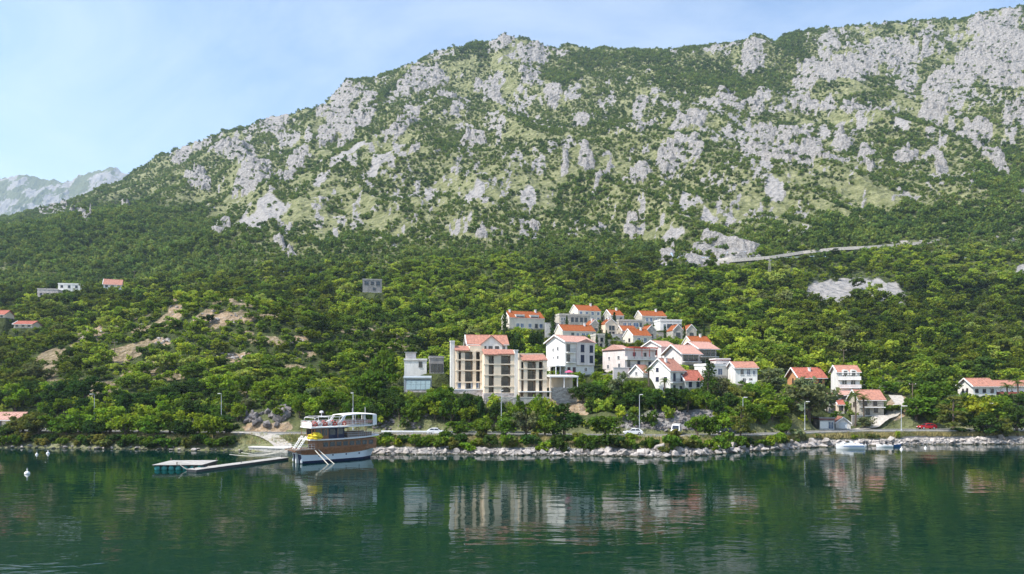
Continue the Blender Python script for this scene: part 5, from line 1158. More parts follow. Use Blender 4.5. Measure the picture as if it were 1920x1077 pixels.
vehicle('van', 'white van parked facing the bay on the coast road', 1268, 2.0, 250, 'carwhite', True)
vehicle('car', 'dark blue car parked under trees east of the white van', 1361, 1.8, 205, 'carblue')
vehicle('car', 'bright red car parked on the coast road at right', 1738, 1.6, 180, 'carred')

# ------------------------------------------------------------------ street lamps, poles, guard rail
def lamp(px, ptop, off, label, head=True):
    Y = float(np.interp(px, PX, road_Y))+off; g_ = ground_at(px, Y); top = CZ+(HY-ptop)*Y/F; hh_ = top-g_.z
    t = thing('street_lamp', label, 'street lamp', g_, 0, 'street lamps along the coast road')
    MB().tube([(0,0,-0.3),(0,0,hh_*0.5),(0,0,hh_)], [0.10,0.08,0.055], 8).build('pole', 'metal', t); MB().lathe([(0.18,0.0),(0.18,0.25),(0.12,0.4)], n=8).build('base', 'metal', t)
    MB().tube([(0,0,hh_-0.1),(0.1,-0.5,hh_+0.08),(0.15,-1.1,hh_+0.12)], 0.05, 6).build('arm', 'metal', t)
    MB().prism([(-0.16,-1.75),(0.46,-1.75),(0.40,-0.9),(-0.10,-0.9)], 'z', hh_+0.05, hh_+0.2).build('lamp_head', 'trim', t)
for px, pt, off, lab in ((662, 738, 5, 'street lamp rising right behind the tour boat'), (177, 740, 5.5, 'street lamp above the row of shore trees, leftmost'), (415, 739, 5.5, 'street lamp above the shore trees between the boat and the leftmost lamp'), (940, 733, -3.8, 'slim street lamp in front of the middle cream apartment block'),
       (1199, 741, 4.6, 'tall street lamp beside the parked white car'), (1393, 746, 5.5, 'street lamp partly hidden by the pine east of the dark blue car'), (1509, 754, 4.6, 'street lamp in front of the big round tree'), (1690, 762, -4.0, 'street lamp beside the gravel drive left of the red car'), (1850, 757, 5, 'street lamp among the trees below the white house on the east hillside')):
    lamp(px, pt, off, lab)
def pole(px, pyt, pyb, label, mat='wood', Yr=None, pylon=False):
    g_ = hit(px, pyb) if Yr is None else ground_at(px, Yr); hh_ = max(5.0, CZ+(HY-pyt)*g_.y/F-g_.z)
    t = thing('pylon' if pylon else 'utility_pole', label, 'pylon' if pylon else 'utility pole', g_)
    if pylon:
        b = MB()
        for sx in (-1, 1):
            for sy in (-1, 1): b.tube([(sx*0.9, sy*0.9, -1), (sx*0.2, sy*0.2, hh_)], 0.05, 4)
        for k in range(6):
            z0, z1 = hh_*k/6, hh_*(k+1)/6; w0, w1 = 0.9-0.7*k/6, 0.9-0.7*(k+1)/6
            for s_ in (-1, 1): b.tube([(-w0, s_*w0, z0), (w1, s_*w1, z1)], 0.028, 4); b.tube([(s_*w0, -w0, z0), (s_*w1, w1, z1)], 0.028, 4)
        b.build('lattice', 'concrete', t)
    else: MB().tube([(0,0,-0.5),(0,0,hh_)], [0.14,0.09], 6).build('pole', mat, t)
    MB().box(-1.0, 1.0, -0.06, 0.06, hh_-0.5, hh_-0.36).build('crossarm', 'wood' if not pylon else 'metal', t)
    for x in (-0.85, 0, 0.85): MB().lathe([(0.05,hh_-0.357),(0.07,hh_-0.25),(0.03,hh_-0.12)], x, 0, 6).build('insulator', 'trim', t)
for a_ in ((498, 520, 548, 'lone utility pole on the crest left of centre', ), (252, 508, 530, 'utility pole beside the far hillside houses'), (215, 640, 672, 'dark utility pole on the bare slope at left'), (1582, 655, 690, 'utility pole behind the tall terraced house'), (1765, 670, 695, 'utility pole in front of the dark wood at right'), (1711, 727, 752, 'short utility pole above the gravel drive')):
    pole(*a_)
pole(1443, 487, 525, 'lattice pylon below the upper mountain road', pylon=True)
def guardrail(p0, p1, label, off=-3.9):
    s = np.linspace(p0, p1, max(3, int((p1-p0)/16))); pts = []
    for p in s: Y = float(np.interp(p, PX, road_Y))+off; pts.append(Vector(((p-CX)/F*Y, Y, ROADZ+0.14)))
    t = thing('guardrail', label, 'guardrail', pts[0]); q = [p-pts[0] for p in pts]
    v = []; f = []
    for p in q: v += [(p.x, p.y-0.04, 0.45), (p.x, p.y-0.09, 0.55), (p.x, p.y-0.04, 0.62), (p.x, p.y-0.09, 0.70), (p.x, p.y-0.04, 0.80), (p.x, p.y+0.0, 0.80), (p.x, p.y, 0.45)]
    for k in range(len(q)-1):
        for c_ in range(7): a, b = 7*k+c_, 7*k+(c_+1) % 7; f.append((a, a+7, b+7, b))
    MB().add(v, f).build('rail', 'metal', t); me = MB().box(-0.05, 0.05, 0.003, 0.1, -0.3, 0.78).mesh('post', 'metal')
    for p in q: link('post', me, t, p)
guardrail(20, 92, 'grey guardrail on the shore road near the left edge'); guardrail(715, 812, 'guardrail on the road between the tour boat and the white car'); guardrail(830, 1000, 'guardrail on the road below the cream apartment blocks')

# ------------------------------------------------------------------ shore rocks
def rock_mesh(seed, n=15):
    r = random.Random(seed); bm_ = bmesh.new()
    for _ in range(n):
        v = Vector((r.gauss(0,1), r.gauss(0,1), r.gauss(0,1))).normalized(); bm_.verts.new((v.x*r.uniform(0.75,1), v.y*r.uniform(0.6,0.9), v.z*r.uniform(0.45,0.75)))
    bmesh.ops.convex_hull(bm_, input=bm_.verts); 
    for v in [v for v in bm_.verts if not v.link_faces]: bm_.verts.remove(v)
    bmesh.ops.recalc_face_normals(bm_, faces=bm_.faces)
    me = bpy.data.meshes.new('rock'); bm_.to_mesh(me); bm_.free(); return me
RKP = [rock_mesh(s) for s in range(10)]; RKD = [m_.copy() for m_ in RKP]
for m_ in RKP: m_.materials.append(M['limestone'])
for m_ in RKD: m_.materials.append(M['dark_rock'])
r = random.Random(5); big = []; small = []
px = 20.0
while px < 1925:
    dens = 1.0 if px > 690 else 0.55
    if 470 < px < 545: px += 6; continue
    sY = float(np.interp(px, PX, shore_Y)); thick = 3.8 if 1180 < px < 1500 else (2.7 if px > 690 else 1.4); thick = min(thick, float(np.interp(px, PX, road_Y-shore_Y))-4.6)
    for k in range(2 if dens == 1 else 1):
        t_ = r.random()**1.2*thick; sz = (0.30+0.95*r.random()**1.8)*(1.25 if 1180 < px < 1560 else 1)*(0.8 if px < 690 else 1)
        big.append((px+r.uniform(-4, 4), sY-0.5+t_, sz))
    for k in range(8 if px > 690 else 3): small.append((px+r.uniform(-5, 5), sY-0.9+r.random()*(thick+0.7), r.uniform(0.14, 0.42)))
    px += r.uniform(5.5, 9.0)/dens
big.sort(key=lambda a: -a[2]); rest = big[255:]; big = big[:255]
def batch_z(L):
    x = np.array([(p-CX)/F*y for p, y, _ in L]); y = np.array([y for _, y, _ in L]); return x, y, np.maximum(terrain(x, y)[0], -0.1)
x_, y_, z_ = batch_z(big)
for i, (p, Y, sz) in enumerate(big):
    o = link('rock', RKP[i % 10], ground); o.location = (x_[i], y_[i], z_[i]+sz*0.22); o.rotation_euler = (r.uniform(-.4,.4), r.uniform(-.4,.4), r.uniform(0,6.28)); o.scale = (sz*r.uniform(0.8,1.3), sz*r.uniform(0.8,1.2), sz*r.uniform(0.75,1.15))
for k in range(44):       # dark boulders above the path behind the boat
    q = r.random(); p = 456+q*92; Y = float(np.interp(p, PX, road_Y))+5.6+r.random()*4.5; sz = r.uniform(0.7, 1.7)
    o = link('rock', RKD[k % 10], ground); g_ = ground_at(p, Y); o.location = g_+Vector((0, 0, sz*0.35)); o.rotation_euler = (r.uniform(-.5,.5), r.uniform(-.5,.5), r.uniform(0,6.28)); o.scale = (sz, sz*0.9, sz*r.uniform(0.9,1.4))
def joined_rocks(L, name, mat):
    x, y, z = batch_z(L); V = []; Q = []; o_ = 0
    for i, (p, Y, sz) in enumerate(L):
        m_ = RKP[i % 10]; a = r.uniform(0, 6.28); ca, sa = math.cos(a), math.sin(a)
        for v in m_.vertices: V.append((x[i]+(v.co.x*ca-v.co.y*sa)*sz, y[i]+(v.co.x*sa+v.co.y*ca)*sz, z[i]+sz*0.2+v.co.z*sz))
        for f_ in m_.polygons: Q.append([k+o_ for k in f_.vertices])
        o_ += len(m_.vertices)
    me = bpy.data.meshes.new(name); me.from_pydata(V, [], Q); me.materials.append(M[mat]); o = link(name, me, ground); o['kind'] = 'stuff'
joined_rocks(small+rest, 'shore_rubble', 'limestone')
hs_ = []
for k in range(110):
    cx_, cy_, rx_, ry_, an_ = SOIL[k % 7]; a_ = r.uniform(0, 6.28); q_ = r.random()**0.5*1.15; hp_ = hit(cx_+rx_*q_*math.cos(a_), cy_+ry_*q_*math.sin(a_), 185)
    hs_.append((CX+F*hp_.x/hp_.y, hp_.y, r.uniform(0.3, 1.5)*(0.6+0.4*r.random())))
joined_rocks(hs_, 'hillside_rubble', 'limestone')
cutr = []
for k in range(230):
    p = r.uniform(1150, 1345) if k < 170 else r.uniform(690, 800); cutr.append((p, float(np.interp(p, PX, road_Y))+5.2+r.random()*5, r.uniform(0.25, 0.9)))
joined_rocks(cutr, 'road_cut_rubble', 'dark_rock')

# ------------------------------------------------------------------ foliage
def leaves_mesh(name, cen, rad, leaf, seed, mat, flat=0.8, per=None, up=0.35, tintvar=0.22, elong=1.0):
    """many small leaf faces around clump centres; tint is a per clump and per leaf colour factor"""
    g = np.random.default_rng(seed); C = np.repeat(cen, per, 0); R = np.repeat(rad, per); n = len(C)
    d = g.normal(size=(n, 3)); d /= np.linalg.norm(d, axis=1)[:, None]
    rr = g.random(n)**0.45; p = C + d*(R*rr)[:, None]*np.array([1, 1, flat])
    nn = d*0.7 + g.normal(size=(n, 3))*0.55 + np.array([0, 0, up]); nn /= np.linalg.norm(nn, axis=1)[:, None]
    a = np.cross(nn, g.normal(size=(n, 3))); a /= np.linalg.norm(a, axis=1)[:, None]+1e-9; b = np.cross(nn, a)
    s = leaf*(0.6+0.8*g.random(n)); a *= (s*0.5*elong)[:, None]; b *= (s*0.5)[:, None]
    co = np.stack([p-a-b*0.3, p+b*0.9, p+a-b*0.2, p-b*0.9], 1).reshape(-1, 3)
    q = np.arange(n*4).reshape(n, 4)
    me = fast_mesh(name, co, q)
    ct = 1+tintvar*(g.random(len(cen))*2-1)
    t = np.repeat(ct, per)*(0.86+0.28*g.random(n)); hue = np.repeat(g.random(len(cen)), per)
    col = np.stack([t*(0.90+0.25*hue), t, t*(1.05-0.25*hue), np.ones(n)], 1)
    at = me.attributes.new('tint', 'FLOAT_COLOR', 'FACE'); at.data.foreach_set('color', col.astype(np.float32).ravel())
    me.materials.append(M[mat]); return me
def crown_clumps(seed, rx, rz, zc, n, lobes=7, low=0.0):
    g = np.random.default_rng(seed)
    lc = g.normal(size=(lobes, 3)); lc /= np.linalg.norm(lc, axis=1)[:, None]; lc *= (0.35+0.3*g.random(lobes))[:, None]
    lr = 0.38+0.26*g.random(lobes); lc[0] = 0; lr[0] = 0.62
    k = g.integers(0, lobes, n); d = g.normal(size=(n, 3)); d /= np.linalg.norm(d, axis=1)[:, None]; d[:, 2] = np.where(d[:, 2] < -0.72, -d[:, 2]*0.5, d[:, 2])
    p = lc[k] + d*(lr[k]*(0.72+0.32*g.random(n)))[:, None]
    p[:, 2] = np.maximum(p[:, 2], -0.85+low)
    return p*np.array([rx, rx, rz]) + np.array([0, 0, zc])
def broad(seed, mat, nclump=46, per=26, leaf=0.50, rx=1.0, rz=0.85, lobes=7):
    # unit tree : crown radius 1 -> scaled to about 3 m, so leaf is given in units of 3 m
    c = crown_clumps(seed, rx, rz, 1.22, nclump, lobes); g = np.random.default_rng(seed+900)
    return leaves_mesh('crown', c, 0.20+0.14*g.random(nclump), leaf/3.0, seed, mat, per=per)
def trunk_mesh(seed, h=1.5, r0=0.075, limbs=5, mat='bark'):
    r = random.Random(seed); b = MB(); bend = r.uniform(-0.08, 0.08)
    b.tube([(0,0,-0.25),(bend*0.4,0,h*0.35),(bend,0.02,h*0.7),(bend*1.2,0,h)], [r0*1.25, r0, r0*0.75, r0*0.35], 7)
    for k in range(limbs):
        a = 2*math.pi*k/limbs+r.uniform(-.4,.4); z0 = h*r.uniform(0.35, 0.65); L = r.uniform(0.45, 0.75)
        b.tube([(bend*0.7, 0, z0), (bend*0.7+math.cos(a)*L*0.5, math.sin(a)*L*0.5, z0+0.25), (bend*0.7+math.cos(a)*L, math.sin(a)*L, z0+0.55)], [r0*0.55, r0*0.4, r0*0.15], 5)
    return b.mesh('trunk', mat)
BROAD = [broad(s, 'leaf', 52, 28, 0.46, 1.0, 0.78+0.06*(s % 4), 6+s % 4) for s in range(8)]
UMB = [leaves_mesh('crown', crown_clumps(40+s, 1.1, 0.72, 1.1, 60, 8), 0.22+0.1*np.random.default_rng(s).random(60), 0.15, 40+s, 'leaf', per=30) for s in range(3)]
BUSH = []
for s in range(5):
    c = crown_clumps(60+s, 1.0, 0.7, 0.5, 26, 6, 0.35); BUSH.append(leaves_mesh('foliage', c, np.full(26, 0.27), 0.42/1.8, 60+s, 'leaf', per=26))
TRUNK = [trunk_mesh(s) for s in range(4)]; STEM = [trunk_mesh(20+s, 0.5, 0.05, 5) for s in range(2)]
# pine: layered horizontal plates
def pine(seed):
    g = np.random.default_rng(seed); C = []; R = []
    for k in range(11):
        z = 0.55+k*0.21; rad = 0.95*(1-(k/11.5)**1.6)
        for q in range(max(2, int(7*(1-k/13)))):
            a = g.random()*6.28; rr = rad*(0.45+0.55*g.random()); C.append((rr*math.cos(a), rr*math.sin(a), z+0.1*g.normal())); R.append(0.20+0.1*g.random())
    return leaves_mesh('crown', np.array(C), np.array(R), 0.40/3, seed, 'leaf', flat=0.45, per=34, elong=1.5)
PINE = [pine(80), pine(81)]; PTR = trunk_mesh(82, 2.6, 0.06, 4)
def cypress(seed, wd=0.14):
    g = np.random.default_rng(seed); n = 40; z = np.linspace(0.06, 0.98, n); w_ = wd*np.sin(np.pi*np.clip(z, 0, 1)**0.7)**0.7+0.01
    a = g.random(n)*6.28; C = np.stack([np.cos(a)*w_*0.4, np.sin(a)*w_*0.4, z], 1); return leaves_mesh('crown', C, w_*0.75+0.01, 0.05, seed, 'leaf', flat=1.5, per=22)
CYP = [cypress(90), cypress(91)]; CTR = MB().tube([(0,0,-0.1),(0,0,0.75)], [0.025, 0.008], 6).mesh('trunk', 'bark')
CON = cypress(95, 0.30)
def frond_mesh(seed):
    v = []; f = []; n = 9
    for k in range(n+1):
        s = k/n; x = 1.5*s; z = 0.55*math.sin(s*2.2)-0.75*s*s; 
        v.append((x, 0, z))
    b = MB()
    for k in range(n):
        for s_ in (-1, 1):
            for h_ in (0.0, 0.5):
                p = Vector(v[k]).lerp(Vector(v[k+1]), h_); L = 0.38*math.sin(math.pi*min(1, (k+0.6)/n)*0.9)+0.05
                o = len(b.v); b.v += [tuple(p), (p.x+0.05, p.y+0.01*s_, p.z), (p.x+0.16, p.y+s_*L, p.z-0.16)]; b.f.append((o, o+1, o+2))
    b.tube(v, 0.018, 4)
    me = b.mesh('frond', 'leaf'); at = me.attributes.new('tint', 'FLOAT_COLOR', 'FACE'); at.data.foreach_set('color', [1.0]*(4*len(me.polygons))); return me
FROND = frond_mesh(1)
G_DARK, G_MID, G_LIGHT, G_YEL, G_OLIVE, G_GREY = (0.040,0.078,0.018), (0.090,0.155,0.020), (0.155,0.235,0.024), (0.23,0.265,0.027), (0.125,0.140,0.034), (0.140,0.170,0.080)
_cols = {'d': G_DARK, 'm': G_MID, 'l': G_LIGHT, 'y': G_YEL, 'o': G_OLIVE, 'g': G_GREY}
NTREE = [0]
def setcol(o, c, r):
    k = r.uniform(0.85, 1.2); h_ = r.uniform(0.9, 1.12); o.color = (c[0]*k*h_, c[1]*k, c[2]*k, 1)
rv = random.Random(77)
def tree(loc, R, Hh, colkey, label, group=None, kind='broad', name=None, cat='tree'):
    """R crown radius, Hh total height in metres"""
    NTREE[0] += 1; i = NTREE[0]
    nm = name or {'broad': 'broadleaf_tree', 'umb': 'broadleaf_tree', 'pine': 'pine_tree', 'cyp': 'cypress_tree', 'con': 'conifer_tree'}[kind]
    t = thing(nm, label, cat, loc, rv.uniform(0, 6.28), group)
    if kind in ('broad', 'umb'): me, tr, zz = (BROAD if kind == 'broad' else UMB)[i % (8 if kind == 'broad' else 3)], TRUNK[i % 4], Hh/2.15
    elif kind == 'pine': me, tr, zz = PINE[i % 2], PTR, Hh/2.95
    elif kind == 'cyp': me, tr, zz, R = CYP[i % 2], CTR, Hh, Hh*R
    else: me, tr, zz, R = CON, CTR, Hh, Hh*R
    a = link('crown', me, t); a.scale = (R, R, zz); setcol(a, _cols[colkey], rv)
    b = link('trunk', tr, t); b.scale = (R if kind not in ('cyp', 'con') else R*2, R if kind not in ('cyp', 'con') else R*2, zz)
    return t
def bush(loc, R, Hh, colkey, label, group='bushes along the shore'):
    t = thing('bush', label, 'bush', loc, rv.uniform(0, 6.28), group); NTREE[0] += 1
    a = link('foliage', BUSH[NTREE[0] % 5], t); a.scale = (R, R, Hh/1.15); setcol(a, _cols[colkey], rv); b = link('stem', STEM[NTREE[0] % 2], t); b.scale = (R, R, Hh/1.15)
    return t
OCC = []     # crowns already standing: x, y, radius
def put(px, pyt, wpx, Y, col, label, kind='broad', group=None, cyr=None):
    g_ = ground_at(px, Y); hh_ = max(2.0, CZ+(HY-pyt)*Y/F-g_.z); R = wpx*Y/F/2/(1.0 if kind != 'umb' else 1.1)
    OCC.append((g_.x, g_.y, R))
    if kind in ('broad', 'umb'): g_ = g_-Vector((0, 0, hh_*0.16)); hh_ *= 1.16
    return tree(g_, R if cyr is None else cyr, hh_, col, label, group, kind)
def rdY(px, off): return float(np.interp(px, PX, road_Y))+off
# bank trees directly behind the road
bank = list(range(8, 452, 27)) + list(range(560, 905, 23)) + [925, 965, 1005, 1350, 1378, 1405, 1430, 1700, 1735, 1765, 1800, 1835, 1875, 1910]
for k, p_ in enumerate(bank):
    p_ += rv.uniform(-6, 6); Y = rdY(p_, 6.6+rv.uniform(0, 1.8)); g_ = ground_at(p_, Y); R_ = rv.uniform(1.9, 3.0); OCC.append((g_.x, g_.y, R_*0.6))
    lb = ('dense tree at the foot of the bank behind the shore row at left' if p_ < 455 else 'dense tree at the foot of the bank between boat and apartment blocks' if p_ < 905 else 'dense tree behind the road below the carport' if p_ < 1110 else 'dense tree behind the road right of the dark blue car' if p_ < 1440 else 'dense tree behind the road near the red car')
    ck = rv.choice('mmdldm'); ht_ = rv.uniform(4.2, 6.5); tree(g_-Vector((0, 0, 0.6)), R_, ht_, ck, lb.replace('dense', ('tall' if ht_ > 5.3 else 'low')+' '+{'d': 'dark', 'm': 'green', 'l': 'bright green'}[ck]), lb.replace('dense tree', 'trees'))
# row of trees between the shore and the road, left half
row_l = [(14,790,60,'d'),(44,780,62,'o'),(72,766,64,'o'),(98,782,60,'m'),(124,776,60,'d'),(150,774,64,'m'),(178,780,60,'d'),(206,768,66,'m'),(234,772,62,'m'),(262,780,60,'l'),(290,776,62,'d'),(318,774,64,'m'),(346,780,62,'d'),(374,782,60,'m'),(402,772,70,'m'),(430,784,60,'d')]
for k, (px, pt, wd, c) in enumerate(row_l):
    nb_ = 'bushy tree in the shore row, %s tree leftward from the gravel path' % ['sixteenth','fifteenth','fourteenth','thirteenth','twelfth','eleventh','tenth','ninth','eighth','seventh','sixth','fifth','fourth','third','second','first'][k]
    put(px, pt-6, wd, rdY(px, -5.2 if k % 2 else -7.2), {'d': 'm', 'm': 'l', 'l': 'l', 'o': 'o'}[c] if k % 3 else c, nb_, 'broad' if k % 2 else 'umb', 'trees in the shore row left of the boat')
mid = [(860,790,42,'m','small tree at the roadside just right of the moving white car'),(912,783,46,'m','spreading roadside tree left of the slim lamp below the apartments'),(948,786,42,'m','roadside tree right beside the slim lamp below the apartments'),(986,776,46,'g','greyish feathery tree on the verge below the cream block nearest the tall white house'),(1022,784,42,'m','roadside tree between the greyish tree and the big dark one'),(1058,770,60,'d','big dark green roadside tree below the carport'),(1134,777,52,'m','roadside tree in front of the pale rock face'),(1308,774,50,'m','wide flat crowned tree right of the white van'),(1330,782,44,'m','tree over the grey rock between van and dark blue car'),(1362,772,46,'l','light green tree above the dark blue car'),(1474,796,34,'m','small dark trunked tree on the verge left of the round bush')]
for px, pt, wd, c, lab in mid: put(px, pt-7, wd*1.3, rdY(px, -4.9) if px < 1200 else rdY(px, -3.9 if px in (1308, 1330, 1474) else 4.6), c, lab, 'umb' if px in (1308, 1330, 1474, 912) else 'broad')
put(1388, 757, 52, rdY(1388, -4.6), 'o', 'olive toned pine with a dark trunk on the verge right of the dark blue car', 'pine')
put(1516, 704, 108, rdY(1516, 7.5), 'g', 'biggest round dark tree left of the narrow old house')
put(1447, 752, 62, rdY(1447, 8), 'l', 'light green tree between the pine and the biggest round tree')
put(1787, 738, 64, rdY(1787, -3.6), 'o', 'olive green pine standing right of the red car', 'pine'); put(1717, 744, 74, rdY(1717, 7), 'm', 'leafy tree behind the lamp beside the gravel drive'); put(1748, 740, 60, rdY(1748, 8), 'm', 'leafy tree right behind the red car')
put(1830, 734, 64, rdY(1830, 7), 'y', 'yellowish tree below the white house on the east hillside'); put(1868, 742, 56, rdY(1868, 6), 'm', 'green tree right of the yellowish tree on the east shore'); put(1908, 756, 60, rdY(1908, -5), 'd', 'dark roadside tree at the right edge of the shore'); put(1845, 772, 64, rdY(1845, -5), 'd', 'dark low tree on the verge right of the olive pine'); put(1880, 786, 40, rdY(1880, -6), 'o', 'small olive tree on the verge near the right edge')
put(1672, 756, 44, rdY(1672, 12), 'm', 'green tree right of the stone house beside the drive'); put(1622, 782, 40, rdY(1622, 5.5), 'g', 'grey green tree in front of the stone house terrace'); put(1586, 748, 22, 187, 'l', 'small bright tree left of the palms')
# around the village houses
vill = [(880,728,44,164,'d','tall dark tree in front of the tallest cream apartment block'),(897,740,34,163,'d','dark tree in front of the left edge of the middle block base'),(845,746,44,163,'m','green tree at the left foot of the tallest apartment block'),(1009,738,36,160,'l','clipped bright bushy tree below the cream block nearest the tall white house'),(975,742,22,163,'m','small tree at the corner between two cream blocks'),
  (948,606,52,228,'l','light green tree below the dormer villa'),(968,622,56,222,'d','dark tree between the dormer villa and the apartment attic'),(1000,640,56,212,'l','bright green tree left of the tall white house'),(985,655,44,205,'d','dark tree behind the cream block nearest the tall white house'),(1003,618,30,240,'d','round dark tree below the right end of the dormer villa'),
  (1092,716,44,176,'d','dark green tree right of the carport'),(1120,712,46,180,'m','green tree below the garden wall of the pergola house'),(1160,700,48,180,'g','greyish tree in front of the pergola house'),(1190,704,50,178,'m','green tree left of the palm and gable house'),(1222,742,46,168,'m','green tree below the palm and gable house'),(1290,724,44,168,'d','dark vine covered tree below the red annex'),(1325,726,40,168,'m','green tree below the conifer'),
  (1352,706,50,180,'g','grey olive tree right of the dark conifer'),(1380,722,52,176,'o','olive tree below the white house at the east end of the village'),(1412,716,50,178,'m','green tree right of the white house at the east end of the village'),(1140,652,26,224,'m','green tree right of the tall white house'),(1120,690,24,196,'l','bright slim tree between the tall white house and the pergola house'),(1440,690,60,196,'g','greyish tree between the village and the orange walled house'),(1470,736,56,176,'l','bright tree left of the biggest round tree on the slope'),
  (764,738,40,170,'m','green tree below the tilted glass panels'),(720,650,60,192,'m','leafy tree left of the white walled terrace'),(690,690,64,180,'m','leafy tree on the slope left of the tilted panels'),(740,735,56,168,'d','dark tree on the bank below the tilted panels'),(800,742,50,166,'m','green tree on the bank right of the tilted panels'),(1640,700,34,204,'l','light green tree right of the tall terraced house'),(1668,716,44,200,'m','green tree right of the pale retaining wall')]
for px, pt, wd, Y, c, lab in vill: put(px, pt, wd, Y, c, lab)
put(1328, 678, 34, 178, 'd', 'dark conical conifer in front of the modern white house', 'con', cyr=1.0)
for px, pt, Y, lab in ((1037, 580, 262, 'tall cypress beside the retaining wall right of the dormer villa'), (1063, 592, 266, 'slim cypress in front of the flat stone wing'), (1125, 600, 252, 'slim cypress between the two gable villas'), (1119, 628, 236, 'cypress left of the narrow stone block'), (1137, 620, 238, 'cypress right of the narrow stone block'), (1152, 586, 268, 'slim cypress beside the small stone villa'), (1247, 610, 250, 'slim cypress left of the twin gable villas'), (1283, 612, 250, 'slim cypress between the twin gable villas'), (1320, 610, 262, 'slim cypress right of the twin gable villas'), (947, 582, 258, 'cypress at the left gable of the dormer villa')):
    put(px, pt, 6, Y, 'd', lab, 'cyp', 'cypresses among the villas', cyr=0.75)
def palm(px, pyt, Y, label, s=1.0):
    g_ = ground_at(px, Y); hh_ = max(3, CZ+(HY-pyt)*Y/F-g_.z-0.6); t = thing('palm_tree', label, 'palm', g_)
    MB().tube([(0,0,-0.4),(0.1,0,hh_*0.5),(0,0,hh_)], [0.26,0.2,0.22], 8).build('trunk', 'bark', t)
    for k in range(26):
        o = link('frond', FROND, t); o.location = (0, 0, hh_); o.rotation_euler = (0, rv.uniform(-0.9, 0.7), 2.4*k); o.scale = (s*rv.uniform(0.85,1.15),)*3; setcol(o, G_OLIVE if k % 5 == 0 else G_MID, rv)
palm(1604, 738, 178.5, 'left of the two palms in front of the stone house', 1.35); palm(1619, 744, 178, 'right of the two palms in front of the stone house', 1.25); palm(1246, 712, 176, 'tall slim palm in front of the white gable fronted house', 1.0); palm(1888, 722, 192, 'small palm below the long white wing at right', 1.2); palm(1908, 714, 193, 'taller palm in front of the long white wing at right', 1.4); palm(1216, 690, 182, 'palm at the left corner of the gable fronted house', 1.1)
# shore bushes
bsh = [(160,822,40,'g'),(30,815,36,'o'),(60,822,26,'l'),(255,820,30,'m'),(375,818,34,'m'),(300,826,26,'d'),(430,822,30,'d'),(700,812,34,'l'),(725,818,30,'l'),(747,822,20,'y'),(776,815,30,'m'),(797,818,30,'m'),(826,815,44,'m'),(858,812,46,'d'),(892,822,26,'l'),(920,816,36,'d'),(950,812,34,'m'),(998,812,42,'d'),(1050,814,46,'d'),(1090,814,28,'m'),(1142,815,54,'d'),(1178,822,28,'m'),(1216,816,22,'m'),(1256,814,42,'m'),(1304,816,36,'m'),(1349,818,18,'m'),(1401,820,20,'d'),(1500,802,42,'g'),(1531,812,14,'m'),(1640,816,24,'d'),(1683,806,12,'l'),(1630,818,18,'o'),(1800,812,30,'d'),(1850,806,40,'o'),(1885,808,36,'m'),(1600,815,20,'l')]
ordw = ['first','second','third','fourth','fifth','sixth','seventh','eighth','ninth','tenth','eleventh','twelfth','thirteenth','fourteenth','fifteenth','sixteenth','seventeenth','eighteenth','nineteenth','twentieth','twenty-first','twenty-second','twenty-third','twenty-fourth','twenty-fifth','twenty-sixth','twenty-seventh','twenty-eighth','twenty-ninth','thirtieth','thirty-first','thirty-second','thirty-third','thirty-fourth','thirty-fifth','thirty-sixth']
cn_ = {'d': 'dark', 'm': 'green', 'l': 'bright green', 'y': 'yellow flowering', 'o': 'olive', 'g': 'grey green'}
for i, (px, pt, wd, c) in enumerate(sorted(bsh)):
    Y = float(np.interp(px, PX, shore_Y))+(3.6 if px > 690 else 4.2); g_ = ground_at(px, Y); hh_ = max(1.0, CZ+(HY-pt)*Y/F-g_.z)
    bush(g_, wd*Y/F/2, hh_, c, '%s rounded bush on the sea bank below the road, %s bush from the left' % (cn_[c], ordw[i]))
for k in range(36):
    px = 2+k*12.4+rv.uniform(-5, 5); Y = float(np.interp(px, PX, shore_Y))+rv.uniform(0.9, 3.4); R_ = rv.uniform(1.2, 2.3); ck = rv.choice('ddmmo'); bush(ground_at(px, Y), R_, rv.uniform(1.5, 2.7), ck, '%s %s bush under the row of shore trees left of the boat' % ('wide' if R_ > 1.75 else 'small', cn_[ck]), 'bushes under the shore row')
for k in range(62):
    px = 692+k*13.6+rv.uniform(-6, 6); sy = float(np.interp(px, PX, shore_Y)); ry = float(np.interp(px, PX, road_Y)); Y = sy+1.6+rv.random()**1.4*max(0.6, ry-5.6-sy-1.6)
    if 1500 < px: continue
    R_ = rv.uniform(0.8, 2.1); lb = 'low bush on the dry sea bank %s' % ('below the cream apartment blocks' if px < 1050 else 'below the white cars' if px < 1300 else 'below the dark blue car')
    ck = rv.choice('ddmmlo'); bush(ground_at(px, Y), R_, R_*rv.uniform(0.9, 1.5), ck, lb.replace('low bush', ('wide' if R_ > 1.6 else 'small' if R_ < 1.15 else 'middling')+' '+cn_[ck]+' bush'), lb.replace('low bush', 'bushes'))
